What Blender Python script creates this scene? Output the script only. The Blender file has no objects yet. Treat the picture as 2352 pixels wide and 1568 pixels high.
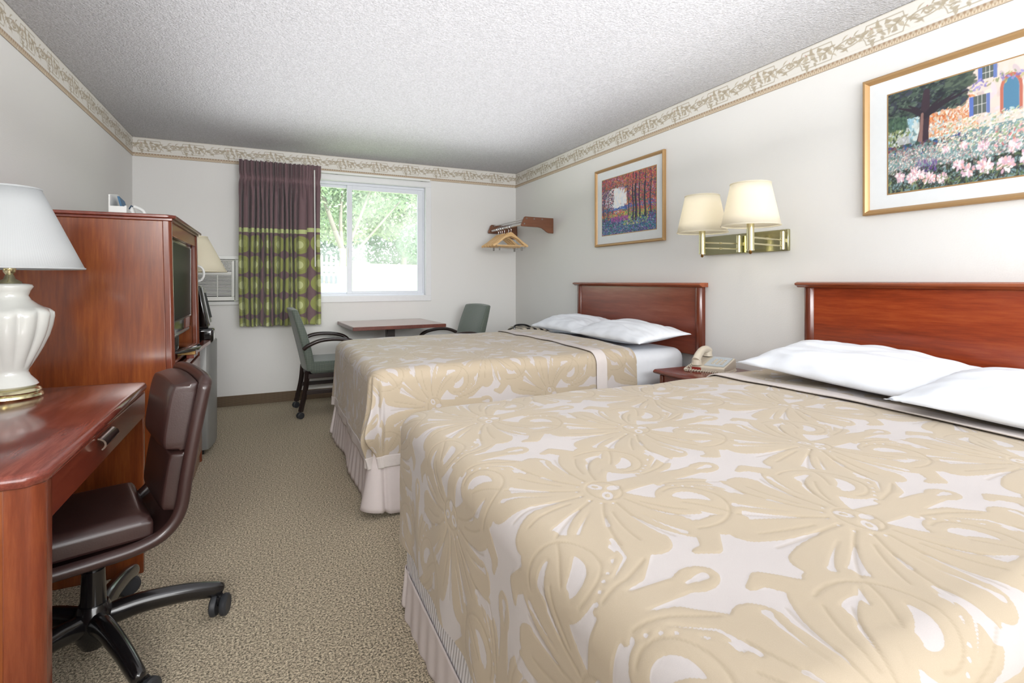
import bpy, bmesh, math, random
import numpy as np
from mathutils import Vector, Matrix, noise as mnoise
random.seed(4); RNG = np.random.default_rng(7)
S = bpy.context.scene; COL = S.collection; PI = math.pi
# ------------------------------------------------------------------ camera
F_PX, HY, YAW, EYE = 1188.0, 645.0, 0.43889, 1.1747
XL, XR, YB, YF, ZC = -1.085, 2.636, 5.512, -2.6, 2.44
WX0, WX1, WZ0, WZ1 = .10, 1.548, 1.017, 2.197          # window opening (left part behind the curtain)
cd = bpy.data.cameras.new('camera'); cam = bpy.data.objects.new('camera', cd); COL.objects.link(cam)
cam.location = (0, 0, EYE); cam.rotation_euler = (PI/2, 0, -YAW)
cd.sensor_fit = 'HORIZONTAL'; cd.sensor_width = 36.0; cd.lens = 36.0*F_PX/2352
cd.shift_y = (HY-784.0)/2352; cd.clip_start = 0.02; cd.clip_end = 300
S.camera = cam
# ------------------------------------------------------------------ world, sun, lamps, exposure
vs = S.view_settings
vs.view_transform = 'Standard'; vs.look = 'None'; vs.gamma = 1; vs.use_curve_mapping = False
vs.exposure = 0.36
W = bpy.data.worlds.new('world'); S.world = W; W.use_nodes = True
bgn = W.node_tree.nodes['Background']; bgn.inputs[0].default_value = (0.86, 0.93, 1.0, 1); bgn.inputs[1].default_value = 2.2
def lamp(name, kind, loc, rot, power, color=(1, 1, 1), **kw):
    l = bpy.data.lights.new(name, kind); l.energy = power; l.color = color
    for k, v in kw.items(): setattr(l, k, v)
    o = bpy.data.objects.new(name, l); o.location = loc; o.rotation_euler = rot; COL.objects.link(o); return o
def aim(loc, to):
    return (Vector(to)-Vector(loc)).to_track_quat('-Z', 'Y').to_euler()
lamp('sun', 'SUN', (0, 20, 20), aim((6, 3, 14), (0, 14, 0)), 6.0, (1, .97, .9), angle=.02)
# wide added fill panel behind the photographer, no window there, flash bounced off the ceiling beside him, sky portal in the window
P = (.7, YF+.05, 1.45); lamp('rear_fill', 'AREA', P, aim(P, (.3, 3.2, 1.3)), 102, (.985, .99, 1), shape='RECTANGLE', size=3.2, size_y=2.0)
P = (1.3, -.7, 1.6); lamp('ceiling_bounce', 'AREA', P, aim(P, (1.6, .1, 2.44)), 50, (.94, .97, 1), shape='RECTANGLE', size=1.6, size_y=.9)
P = (-.6, -1.9, 2.15); lamp('far_half_fill', 'AREA', P, aim(P, (.35, 3.9, .5)), 10, (1, .99, .97), shape='RECTANGLE', size=1.4, size_y=.8, spread=math.radians(48))  # added fill, narrow spread to brighten the far half; no real lamp here
P = (.9, 2.7, 1.95); lamp('overhead_fill', 'AREA', P, aim(P, (.9, 2.701, 2.44)), 29, (.98, .98, 1), shape='RECTANGLE', size=2.6, size_y=3.8)  # added unseen fill facing up at the ceiling, not a lamp of the room
P = ((WX0+WX1)/2, YB+.14, (WZ0+WZ1)/2); pl = lamp('window_portal', 'AREA', P, aim(P, (P[0], 0, P[2])), 1, shape='RECTANGLE', size=WX1-WX0, size_y=WZ1-WZ0); pl.data.cycles.is_portal = True
# ------------------------------------------------------------------ materials
def lin(c):
    return tuple((x/255/12.92 if x/255 <= .04045 else ((x/255+.055)/1.055)**2.4) for x in c)
def rgba(c): return lin(c)+(1,)
MATS = {}
class NT:
    def __init__(s, name):
        s.m = bpy.data.materials.new(name); s.m.use_nodes = True; s.t = s.m.node_tree
        s.b = s.t.nodes['Principled BSDF']; s.out = s.t.nodes['Material Output']; MATS[name] = s.m
    def n(s, typ, **kw):
        nd = s.t.nodes.new(typ)
        for k, v in kw.items():
            if k in nd.inputs.keys() if isinstance(k, str) else False: nd.inputs[k].default_value = v
            elif isinstance(k, str) and hasattr(nd, k): setattr(nd, k, v)
        return nd
    def L(s, a, b): s.t.links.new(a, b)
    def math(s, op, a, b=None, c=None):
        nd = s.t.nodes.new('ShaderNodeMath'); nd.operation = op
        for i, x in enumerate((a, b, c)):
            if x is None: continue
            if isinstance(x, (int, float)): nd.inputs[i].default_value = x
            else: s.L(x, nd.inputs[i])
        return nd.outputs[0]
    def mix(s, f, a, b):
        nd = s.t.nodes.new('ShaderNodeMix'); nd.data_type = 'RGBA'
        for i, x in ((0, f), (6, a), (7, b)):
            if isinstance(x, (int, float)): nd.inputs[i].default_value = x
            elif isinstance(x, tuple): nd.inputs[i].default_value = x
            else: s.L(x, nd.inputs[i])
        return nd.outputs[2]
    def coord(s, scale=(1, 1, 1), kind='Object', rot=(0, 0, 0)):
        tc = s.t.nodes.new('ShaderNodeTexCoord'); mp = s.t.nodes.new('ShaderNodeMapping')
        mp.inputs['Scale'].default_value = scale; mp.inputs['Rotation'].default_value = rot
        s.L(tc.outputs[kind], mp.inputs[0]); return mp.outputs[0]
    def noise(s, vec, scale, detail=3, rough=.5, out='Fac'):
        nd = s.t.nodes.new('ShaderNodeTexNoise'); nd.inputs['Scale'].default_value = scale
        nd.inputs['Detail'].default_value = detail; nd.inputs['Roughness'].default_value = rough
        s.L(vec, nd.inputs['Vector']); return nd.outputs[out]
    def ramp(s, f, stops):
        nd = s.t.nodes.new('ShaderNodeValToRGB'); cr = nd.color_ramp
        while len(cr.elements) < len(stops): cr.elements.new(.5)
        for e, (p, c) in zip(cr.elements, stops):
            e.position = p; e.color = c if len(c) == 4 else c+(1,)
        s.L(f, nd.inputs[0]); return nd.outputs[0]
    def bump(s, h, strength=.3, dist=.01):
        nd = s.t.nodes.new('ShaderNodeBump'); nd.inputs['Strength'].default_value = strength
        nd.inputs['Distance'].default_value = dist; s.L(h, nd.inputs['Height']); s.L(nd.outputs[0], s.b.inputs['Normal'])
def simple(name, c, rough=.5, metal=0, spec=.5, coat=0, noise=0, nscale=30, **kw):
    k = NT(name); b = k.b
    b.inputs['Roughness'].default_value = rough; b.inputs['Metallic'].default_value = metal
    b.inputs['Specular IOR Level'].default_value = spec; b.inputs['Coat Weight'].default_value = coat
    b.inputs['Coat Roughness'].default_value = .08
    v = k.coord(); f = k.noise(v, nscale, 3)
    d = noise or .03
    lo = tuple(x*(1-d) for x in lin(c))+(1,); hi = tuple(min(1, x*(1+d)) for x in lin(c))+(1,)
    k.L(k.mix(f, lo, hi), b.inputs['Base Color'])
    return k.m
def wood(name, dark, mid, light, axis='z', rough=.28, coat=.35, scale=1.0, bands=9):
    k = NT(name); b = k.b
    sc = {'x': (.6, 7, 7), 'y': (7, .6, 7), 'z': (7, 7, .6)}[axis]
    v = k.coord(tuple(q*scale for q in sc))
    n1 = k.noise(v, 1.4, 5, .6); n2 = k.noise(v, bands, 6, .7)
    n3 = k.noise(k.coord((3, 3, 3)), 1.0, 2)
    f = k.math('ADD', k.math('MULTIPLY', n1, .55), k.math('MULTIPLY', n2, .45))
    c = k.ramp(f, [(.33, lin(dark)), (.5, lin(mid)), (.66, lin(light))])
    c2 = k.mix(k.math('MULTIPLY', n3, .35), c, rgba(dark))
    k.L(c2, b.inputs['Base Color'])
    b.inputs['Roughness'].default_value = rough; b.inputs['Coat Weight'].default_value = coat; b.inputs['Coat Roughness'].default_value = .12
    k.bump(n2, .05, .002); return k.m
def build_mats():
    # wall: eggshell paint with faint orange peel
    for nm, c in (('wall_paint', (231, 230, 227)), ):
        k = NT(nm); v = k.coord(); n = k.noise(v, 160, 3)
        k.L(k.mix(k.noise(v, 1.3, 2), rgba(c), rgba(tuple(x-5 for x in c))), k.b.inputs['Base Color'])
        k.b.inputs['Roughness'].default_value = .55; k.b.inputs['Specular IOR Level'].default_value = .3; k.bump(n, .18, .003)
    # ceiling: sprayed texture
    k = NT('ceiling_texture'); v = k.coord()
    vo = k.n('ShaderNodeTexVoronoi'); vo.inputs['Scale'].default_value = 100; k.L(v, vo.inputs['Vector'])
    n = k.noise(v, 85, 3, .6); h = k.math('ADD', k.math('MULTIPLY', n, 1.4), k.math('MULTIPLY', vo.outputs[0], -.7))
    k.L(k.ramp(n, [(.36, lin((184, 184, 187))), (.64, lin((204, 204, 208)))]), k.b.inputs['Base Color'])
    k.b.inputs['Roughness'].default_value = .8; k.bump(h, .8, .007)
    # carpet
    k = NT('carpet'); v = k.coord()
    n = k.noise(v, 135, 2, .75); n2 = k.noise(v, 2.0, 3); n3 = k.noise(v, 300, 2, .6)
    f = k.math('ADD', k.math('MULTIPLY', n, .72), k.math('MULTIPLY', n3, .28))
    c = k.ramp(f, [(.37, lin((80, 74, 64))), (.46, lin((156, 145, 126))), (.54, lin((212, 196, 170))), (.63, lin((250, 238, 212)))])
    k.L(k.mix(k.math('MULTIPLY', n2, .22), c, rgba((158, 152, 132))), k.b.inputs['Base Color'])
    k.b.inputs['Roughness'].default_value = .95; k.b.inputs['Specular IOR Level'].default_value = .1; k.bump(f, .9, .012)
    # woven carpet base
    k = NT('carpet_base'); v = k.coord((1, 1, 1)); sx = k.n('ShaderNodeSeparateXYZ'); k.L(v, sx.inputs[0])
    a = k.math('SINE', k.math('MULTIPLY', k.math('ADD', sx.outputs[0], sx.outputs[1]), 2*PI/.0115)); bb = k.math('SINE', k.math('MULTIPLY', sx.outputs[2], 2*PI/.0085))
    f = k.math('ADD', k.math('MULTIPLY', a, .32), k.math('ADD', k.math('MULTIPLY', bb, .2), .5))
    k.L(k.ramp(f, [(.15, lin((62, 50, 42))), (.55, lin((112, 94, 76))), (.9, lin((140, 122, 98)))]), k.b.inputs['Base Color']); k.b.inputs['Roughness'].default_value = .95
    wood('mahogany_side', (92, 42, 20), (126, 62, 28), (152, 84, 38), 'z', .25, .4)
    wood('mahogany_post', (80, 34, 18), (112, 50, 27), (138, 72, 40), 'z', .25, .4)
    wood('mahogany_head', (112, 42, 20), (154, 62, 28), (182, 86, 40), 'y', .25, .35)
    wood('mahogany_worn', (104, 48, 36), (140, 68, 46), (168, 98, 74), 'y', .3, .35, .8, 4)
    wood('mahogany_dark', (88, 38, 26), (118, 50, 34), (140, 64, 42), 'y', .22, .4)
    wood('mahogany_edge', (112, 52, 28), (150, 76, 42), (176, 98, 58), 'y', .25, .4)
    wood('desk_laminate', (84, 38, 30), (118, 56, 44), (146, 76, 60), 'y', .16, .5, 1.6, 14)
    wood('table_laminate', (118, 84, 74), (138, 98, 86), (154, 114, 100), 'x', .2, .4, 1.2)
    wood('table_edge', (78, 36, 28), (104, 50, 38), (124, 66, 50), 'y', .3, .2)
    wood('rack_wood', (100, 60, 40), (122, 76, 50), (140, 92, 62), 'x', .4, .1, 2)
    wood('hanger_wood', (214, 172, 118), (228, 190, 138), (238, 206, 158), 'x', .35, .2, 3)
    wood('raw_chipboard', (150, 112, 60), (196, 156, 92), (210, 176, 112), 'y', .7, 0, 3)
    simple('dark_wood', (38, 26, 24), .35, coat=.3)
    simple('trim_white', (228, 229, 230), .35)
    simple('vinyl_white', (224, 228, 236), .3)
    simple('plastic_white', (226, 227, 224), .35)
    simple('ac_plastic', (232, 232, 226), .4)
    simple('dark_gap', (34, 36, 34), .7)
    simple('sheet_white', (232, 235, 240), .8, spec=.2)
    simple('pillow_white', (232, 236, 242), .75, spec=.2)
    simple('brass', (216, 208, 170), .18, 1.0)
    simple('brass_dark', (150, 112, 60), .3, 1.0)
    simple('gold_leaf', (178, 143, 98), .42, .4)
    simple('brass_plate', (176, 173, 140), .14, 1.0)
    simple('chrome', (200, 200, 200), .18, 1)
    simple('steel', (150, 146, 142), .3, 1)
    simple('black_metal', (20, 18, 19), .22, coat=.5)
    simple('black_plastic', (22, 22, 24), .3, coat=.2)
    simple('caster_rubber', (44, 46, 50), .5)
    simple('screen_black', (3, 3, 4), .35, spec=.12)
    simple('gloss_black', (8, 8, 8), .06, coat=1)
    simple('fridge_steel', (140, 140, 137), .4, .15)
    simple('silver_plastic', (172, 173, 172), .3, .3)
    simple('phone_plastic', (214, 204, 186), .4)
    simple('phone_card', (196, 204, 210), .5, noise=.12, nscale=120)
    simple('phone_red', (150, 50, 40), .4)
    simple('pen_blue', (40, 84, 168), .3)
    simple('lamp_ceramic', (206, 207, 202), .12, coat=.7)
    simple('mat_board', (226, 230, 232), .7)
    simple('folder_blue', (34, 92, 128), .4, noise=.25, nscale=40)
    simple('skirt_fabric', (214, 204, 202), .85, spec=.15)
    simple('hem_fabric', (212, 204, 200), .8, spec=.15)
    simple('bark', (136, 128, 124), .9, noise=.2)
    simple('fence_paint', (112, 115, 126), .7)
    simple('leaf_green', (166, 186, 160), .7, noise=.35, nscale=4)
    simple('leaf_pale', (196, 208, 184), .7, noise=.3, nscale=4)
    simple('leaf_deep', (140, 166, 146), .7, noise=.35, nscale=4)
    # lawn
    k = NT('lawn'); v = k.coord(); n = k.noise(v, 3, 5)
    k.L(k.ramp(n, [(.3, lin((176, 196, 140))), (.7, lin((214, 220, 180)))]), k.b.inputs['Base Color']); k.b.inputs['Roughness'].default_value = .95
    # pleated lampshade cloth (translucent)
    for nm, c, e, ec in (('shade_white', (226, 229, 230), 0, (1, 1, 1)), ('shade_cream', (250, 244, 224), 0, (1, 1, 1)), ('shade_lit', (246, 242, 230), 0, (1, 1, 1))):
        k = NT(nm); v = k.coord(kind='UV'); sx = k.n('ShaderNodeSeparateXYZ'); k.L(v, sx.inputs[0])
        w = k.math('SINE', k.math('MULTIPLY', sx.outputs[0], 2*PI*170))
        k.L(k.mix(k.math('ADD', k.math('MULTIPLY', w, .5), .5), tuple(x*.96 for x in lin(c))+(1,), rgba(c)), k.b.inputs['Base Color'])
        k.b.inputs['Roughness'].default_value = .9; k.b.inputs['Specular IOR Level'].default_value = .1; k.bump(w, .12, .0015)
        tr = k.n('ShaderNodeBsdfTranslucent'); tr.inputs[0].default_value = rgba(c)
        mx = k.n('ShaderNodeMixShader'); mx.inputs[0].default_value = .6 if nm == 'shade_lit' else .4
        k.L(k.b.outputs[0], mx.inputs[1]); k.L(tr.outputs[0], mx.inputs[2]); k.L(mx.outputs[0], k.out.inputs[0])
    # window glass, thin, with a pale haze of light mixed into the pane
    for nm, haze in (('glass_clear', .03), ('glass_hazy', .17)):
        k = NT(nm); t = k.n('ShaderNodeBsdfTransparent'); t.inputs[0].default_value = (.97, .99, .985, 1)
        g = k.n('ShaderNodeBsdfGlossy'); g.inputs['Roughness'].default_value = .02; g.inputs[0].default_value = (.9, .9, .9, 1)
        d = k.n('ShaderNodeBsdfTranslucent'); d.inputs[0].default_value = (.95, .96, .98, 1)
        m1 = k.n('ShaderNodeMixShader')
        if haze > .1:
            v = k.coord(); k.L(k.math('MULTIPLY', k.ramp(k.noise(v, 3.0, 3), [(.35, (.45,)*3), (.65, (1.25,)*3)]), haze), m1.inputs[0])
        else: m1.inputs[0].default_value = haze
        k.L(t.outputs[0], m1.inputs[1]); k.L(d.outputs[0], m1.inputs[2])
        m2 = k.n('ShaderNodeMixShader'); m2.inputs[0].default_value = .012
        k.L(m1.outputs[0], m2.inputs[1]); k.L(g.outputs[0], m2.inputs[2]); k.L(m2.outputs[0], k.out.inputs[0])
    # picture glass
    # chair weave
    k = NT('green_weave'); v = k.coord(kind='UV'); sx = k.n('ShaderNodeSeparateXYZ'); k.L(v, sx.inputs[0])
    a = k.math('SINE', k.math('MULTIPLY', k.math('ADD', sx.outputs[0], sx.outputs[1]), 2*PI/.014)); b_ = k.math('SINE', k.math('MULTIPLY', k.math('SUBTRACT', sx.outputs[0], sx.outputs[1]), 2*PI/.014))
    f = k.math('ADD', k.math('MULTIPLY', k.math('MULTIPLY', a, b_), .5), .5)
    k.L(k.ramp(f, [(.35, lin((50, 62, 58))), (.6, lin((84, 97, 88))), (.85, lin((132, 138, 120)))]), k.b.inputs['Base Color'])
    k.b.inputs['Roughness'].default_value = .6; k.b.inputs['Sheen Weight'].default_value = .3; k.bump(f, .3, .003)
    # leather
    k = NT('brown_leather'); v = k.coord(); n = k.noise(v, 220, 3); n2 = k.noise(v, 7, 3)
    k.L(k.mix(n2, rgba((44, 28, 26)), rgba((62, 41, 38))), k.b.inputs['Base Color']); k.b.inputs['Roughness'].default_value = .34
    k.b.inputs['Coat Weight'].default_value = .15; k.bump(n, .12, .002)
    # checked cloth
    k = NT('checked_cloth'); v = k.coord(kind='UV'); ch = k.n('ShaderNodeTexChecker'); ch.inputs['Scale'].default_value = 28
    k.L(v, ch.inputs[0]); ch.inputs[1].default_value = rgba((28, 26, 26)); ch.inputs[2].default_value = rgba((206, 196, 178))
    k.L(ch.outputs[0], k.b.inputs['Base Color']); k.b.inputs['Roughness'].default_value = .8
    # curtain: UV = metres of unfolded cloth
    k = NT('curtain_cloth'); v = k.coord(kind='UV'); sx = k.n('ShaderNodeSeparateXYZ'); k.L(v, sx.inputs[0]); U, V = sx.outputs[0], sx.outputs[1]
    px, pz = .205, .1915
    du = k.math('SUBTRACT', k.math('MULTIPLY', k.math('FRACT', k.math('ADD', k.math('DIVIDE', U, px), .35)), px), px/2)
    dv = k.math('SUBTRACT', k.math('MULTIPLY', k.math('FRACT', k.math('DIVIDE', k.math('SUBTRACT', V, 1.612-5*pz), pz)), pz), pz/2)
    def ell(cx, cy, rx, ry):
        a = k.math('DIVIDE', k.math('SUBTRACT', du, cx), rx); b = k.math('DIVIDE', k.math('SUBTRACT', dv, cy), ry)
        return k.math('LESS_THAN', k.math('ADD', k.math('MULTIPLY', a, a), k.math('MULTIPLY', b, b)), 1.0)
    below = k.math('LESS_THAN', V, 1.612)
    big = k.math('MULTIPLY', ell(0, 0, .098, .086), below); mid = k.math('MULTIPLY', ell(0, .002, .052, .054), below); sm = k.math('MULTIPLY', ell(.002, .002, .034, .037), below)
    band = k.math('MULTIPLY', k.math('GREATER_THAN', V, 1.624), k.math('LESS_THAN', V, 1.664))
    w = k.noise(k.coord((1, 1, 1), 'UV'), 500, 2)
    c = k.mix(w, rgba((106, 82, 86)), rgba((122, 98, 102)))
    c = k.mix(big, c, rgba((144, 149, 84))); c = k.mix(mid, c, rgba((156, 160, 98))); c = k.mix(sm, c, rgba((196, 202, 146))); c = k.mix(band, c, rgba((190, 200, 138)))
    k.L(c, k.b.inputs['Base Color']); k.b.inputs['Roughness'].default_value = .75; k.b.inputs['Sheen Weight'].default_value = .2
    # bedspread: "fig" attribute is the woven figure field
    k = NT('damask'); at = k.n('ShaderNodeAttribute'); at.attribute_name = 'fig'; f = at.outputs['Fac']
    v = k.coord(); n = k.noise(v, 900, 2)
    m = k.ramp(f, [(.46, (0, 0, 0)), (.54, (1, 1, 1))]); seam = k.ramp(f, [(.36, (0, 0, 0)), (.47, (1, 1, 1)), (.58, (0, 0, 0))])
    g = k.mix(n, rgba((189, 182, 180)), rgba((200, 193, 190))); bge = k.mix(n, rgba((178, 163, 140)), rgba((190, 175, 153)))
    c = k.mix(m, g, bge); c = k.mix(k.math('MULTIPLY', seam, .35), c, rgba((170, 156, 132)))
    at2 = k.n('ShaderNodeAttribute'); at2.attribute_name = 'groove'; c = k.mix(k.math('MULTIPLY', k.ramp(at2.outputs['Fac'], [(.12, (0, 0, 0)), (.6, (1, 1, 1))]), .30), c, rgba((150, 134, 108)))
    k.L(c, k.b.inputs['Base Color']); k.b.inputs['Roughness'].default_value = .62; k.b.inputs['Sheen Weight'].default_value = .15; k.b.inputs['Specular IOR Level'].default_value = .3
    # striped ticking
    k = NT('ticking'); v = k.coord(); sx = k.n('ShaderNodeSeparateXYZ'); k.L(v, sx.inputs[0])
    a = k.math('SINE', k.math('MULTIPLY', k.math('ADD', sx.outputs[1], k.math('MULTIPLY', sx.outputs[2], .3)), 2*PI/.018))
    k.L(k.mix(k.math('ADD', k.math('MULTIPLY', a, .5), .5), rgba((206, 202, 204)), rgba((230, 228, 230))), k.b.inputs['Base Color']); k.b.inputs['Roughness'].default_value = .85; k.bump(a, .4, .004)
    # per-vertex artwork (printed colours)
    for nm, r, coat in (('printed_art', .5, .0), ('wallpaper_border', .6, 0)):
        k = NT(nm); at = k.n('ShaderNodeAttribute'); at.attribute_name = 'ink'; k.L(at.outputs['Color'], k.b.inputs['Base Color'])
        k.b.inputs['Roughness'].default_value = r; k.b.inputs['Coat Weight'].default_value = coat
build_mats()
# ------------------------------------------------------------------ mesh helpers
OFF = {}
def thing(name, label, cat, loc=(0, 0, 0), rotz=0, group=None, local=False):
    o = bpy.data.objects.new(name, None); COL.objects.link(o); o.empty_display_size = .1
    o.location = loc; o.rotation_euler = (0, 0, rotz); tag(o, label, cat, group)
    OFF[o.name] = Vector((0, 0, 0)) if local else Vector(loc); return o
def tag(o, label, cat, group=None, kind=None):
    o['label'] = label; o['category'] = cat
    if group: o['group'] = group
    if kind: o['kind'] = kind
    return o
def structure(o): o['kind'] = 'structure'; return o
class MB:
    def __init__(s): s.v = []; s.f = []; s.uv = {}
    def add(s, vs, fs):
        o = len(s.v); s.v += [tuple(p) for p in vs]; s.f += [tuple(i+o for i in f) for f in fs]; return s
    def box(s, x0, x1, y0, y1, z0, z1):
        return s.add([(x, y, z) for z in (z0, z1) for y in (y0, y1) for x in (x0, x1)],
                     [(0, 2, 3, 1), (4, 5, 7, 6), (0, 1, 5, 4), (2, 6, 7, 3), (0, 4, 6, 2), (1, 3, 7, 5)])
    def prism(s, poly, axis, a, b):
        n = len(poly)
        def P(p, t):
            return {'x': (t, p[0], p[1]), 'y': (p[0], t, p[1]), 'z': (p[0], p[1], t)}[axis]
        vs = [P(p, a) for p in poly]+[P(p, b) for p in poly]
        fs = [tuple(range(n)), tuple(range(2*n-1, n-1, -1))]+[(i, i+n, (i+1) % n+n, (i+1) % n) for i in range(n)]
        return s.add(vs, fs)
    def tube(s, pts, r, n=12, closed=False, cap=True, flat=1.0):
        pts = [Vector(p) for p in pts]; m = len(pts); rs = r if isinstance(r, (list, tuple)) else [r]*m
        T = []
        for i in range(m):
            a = pts[(i-1) % m] if (closed or i > 0) else pts[i]; b = pts[(i+1) % m] if (closed or i < m-1) else pts[i]
            T.append((b-a).normalized())
        up = Vector((0, 0, 1)) if abs(T[0].z) < .9 else Vector((1, 0, 0))
        N = (up-T[0]*up.dot(T[0])).normalized(); vs = []
        for i in range(m):
            N = (N-T[i]*N.dot(T[i])).normalized(); B = T[i].cross(N)
            for k in range(n):
                a = 2*PI*k/n; vs.append(pts[i]+(N*math.cos(a)+B*math.sin(a)*flat)*rs[i])
        fs = []
        for i in range(m if closed else m-1):
            j = (i+1) % m
            for k in range(n): fs.append((i*n+k, i*n+(k+1) % n, j*n+(k+1) % n, j*n+k))
        if cap and not closed: fs += [tuple(range(n-1, -1, -1)), tuple((m-1)*n+k for k in range(n))]
        return s.add(vs, fs)
    def cyl(s, p0, p1, r0, r1=None, n=20):
        return s.tube([p0, p1], [r0, r0 if r1 is None else r1], n)
    def lathe(s, prof, c=(0, 0, 0), n=40, lobes=None, cap=True):
        vs = []; m = len(prof)
        for i, (r, z) in enumerate(prof):
            for k in range(n):
                a = 2*PI*k/n; rr = r
                if lobes: rr = r*(1+lobes[1](i/(m-1))*(abs(math.sin(a*lobes[0]/2))-.6))
                vs.append((c[0]+rr*math.cos(a), c[1]+rr*math.sin(a), c[2]+z))
        fs = [(i*n+k, i*n+(k+1) % n, (i+1)*n+(k+1) % n, (i+1)*n+k) for i in range(m-1) for k in range(n)]
        if cap: fs += [tuple(range(n-1, -1, -1)), tuple((m-1)*n+k for k in range(n))]
        return s.add(vs, fs)
    def build(s, name, mat, parent=None, bevel=0, seg=2, angle=40, uvf=None, solid=0, sub=0, xf=None):
        off = Vector((0, 0, 0))
        if parent is not None: off = OFF[parent.name]
        vv = [Vector(p) for p in s.v]
        if xf: vv = [xf(p) for p in vv]
        me = bpy.data.meshes.new(name); me.from_pydata([tuple(p-off) for p in vv], [], s.f); me.update()
        bm = bmesh.new(); bm.from_mesh(me); bmesh.ops.recalc_face_normals(bm, faces=bm.faces); bm.to_mesh(me); bm.free()
        me.materials.append(MATS[mat])
        if uvf:
            u = me.uv_layers.new(name='UVMap')
            for p in me.polygons:
                for li in p.loop_indices:
                    u.data[li].uv = uvf(s.v[me.loops[li].vertex_index], p.normal)
        me.polygons.foreach_set('use_smooth', [True]*len(me.polygons)); me.set_sharp_from_angle(angle=math.radians(angle))
        o = bpy.data.objects.new(name, me); COL.objects.link(o)
        if parent is not None: o.parent = parent
        OFF[o.name] = off
        if solid: md = o.modifiers.new('solid', 'SOLIDIFY'); md.thickness = solid; md.offset = 0
        if bevel: md = o.modifiers.new('bevel', 'BEVEL'); md.width = bevel; md.segments = seg; md.limit_method = 'ANGLE'; md.angle_limit = math.radians(35); md.harden_normals = False
        if sub: md = o.modifiers.new('sub', 'SUBSURF'); md.levels = sub; md.render_levels = sub
        return o
def B(name, mat, parent, x0, x1, y0, y1, z0, z1, bevel=.003, **kw):
    return MB().box(x0, x1, y0, y1, z0, z1).build(name, mat, parent, bevel, **kw)
def grid_mesh(name, Pn, nu, nv, mat, parent=None, attrs=None, colors=None, uv=None, smooth=True, faces=None):
    """Pn: (N,3) array in row-major nu x nv"""
    off = OFF[parent.name] if parent is not None else Vector((0, 0, 0))
    Pn = np.asarray(Pn, dtype=np.float32)-np.array(off, dtype=np.float32)
    if faces is None:
        i = np.arange(nu-1)[:, None]*nv+np.arange(nv-1)[None, :]
        faces = np.stack([i, i+nv, i+nv+1, i+1], -1).reshape(-1, 4)
    me = bpy.data.meshes.new(name); me.vertices.add(len(Pn)); me.vertices.foreach_set('co', Pn.ravel())
    me.loops.add(faces.size); me.loops.foreach_set('vertex_index', faces.ravel().astype(np.int32))
    me.polygons.add(len(faces)); me.polygons.foreach_set('loop_start', (np.arange(len(faces))*4).astype(np.int32))
    me.polygons.foreach_set('use_smooth', np.full(len(faces), smooth)); me.update(calc_edges=True); me.validate()
    for k, a in (attrs or {}).items():
        at = me.attributes.new(k, 'FLOAT', 'POINT'); at.data.foreach_set('value', np.asarray(a, dtype=np.float32).ravel())
    if colors is not None:
        at = me.attributes.new('ink', 'FLOAT_COLOR', 'POINT'); c = np.concatenate([colors.reshape(-1, 3), np.ones((colors.size//3, 1))], 1)
        at.data.foreach_set('color', c.astype(np.float32).ravel())
    if uv is not None:
        u = me.uv_layers.new(name='UVMap'); u.data.foreach_set('uv', np.asarray(uv, dtype=np.float32)[faces.ravel()].ravel())
    me.materials.append(MATS[mat]); o = bpy.data.objects.new(name, me); COL.objects.link(o)
    if parent is not None: o.parent = parent
    OFF[o.name] = off; return o
def bez(p, n=12):
    """Catmull-Rom through points"""
    p = [Vector(q) for q in p]; p = [2*p[0]-p[1]]+p+[2*p[-1]-p[-2]]; out = []
    for i in range(1, len(p)-2):
        for k in range(n):
            t = k/n; a, b, c, d = p[i-1:i+3]
            out.append(.5*((2*b)+(c-a)*t+(2*a-5*b+4*c-d)*t*t+(3*b-a-3*c+d)*t**3))
    return out+[p[-2]]
def copy_tree(o, parent=None):
    c = o.copy(); COL.objects.link(c); c.parent = parent
    for ch in list(o.children): copy_tree(ch, c)
    return c
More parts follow.
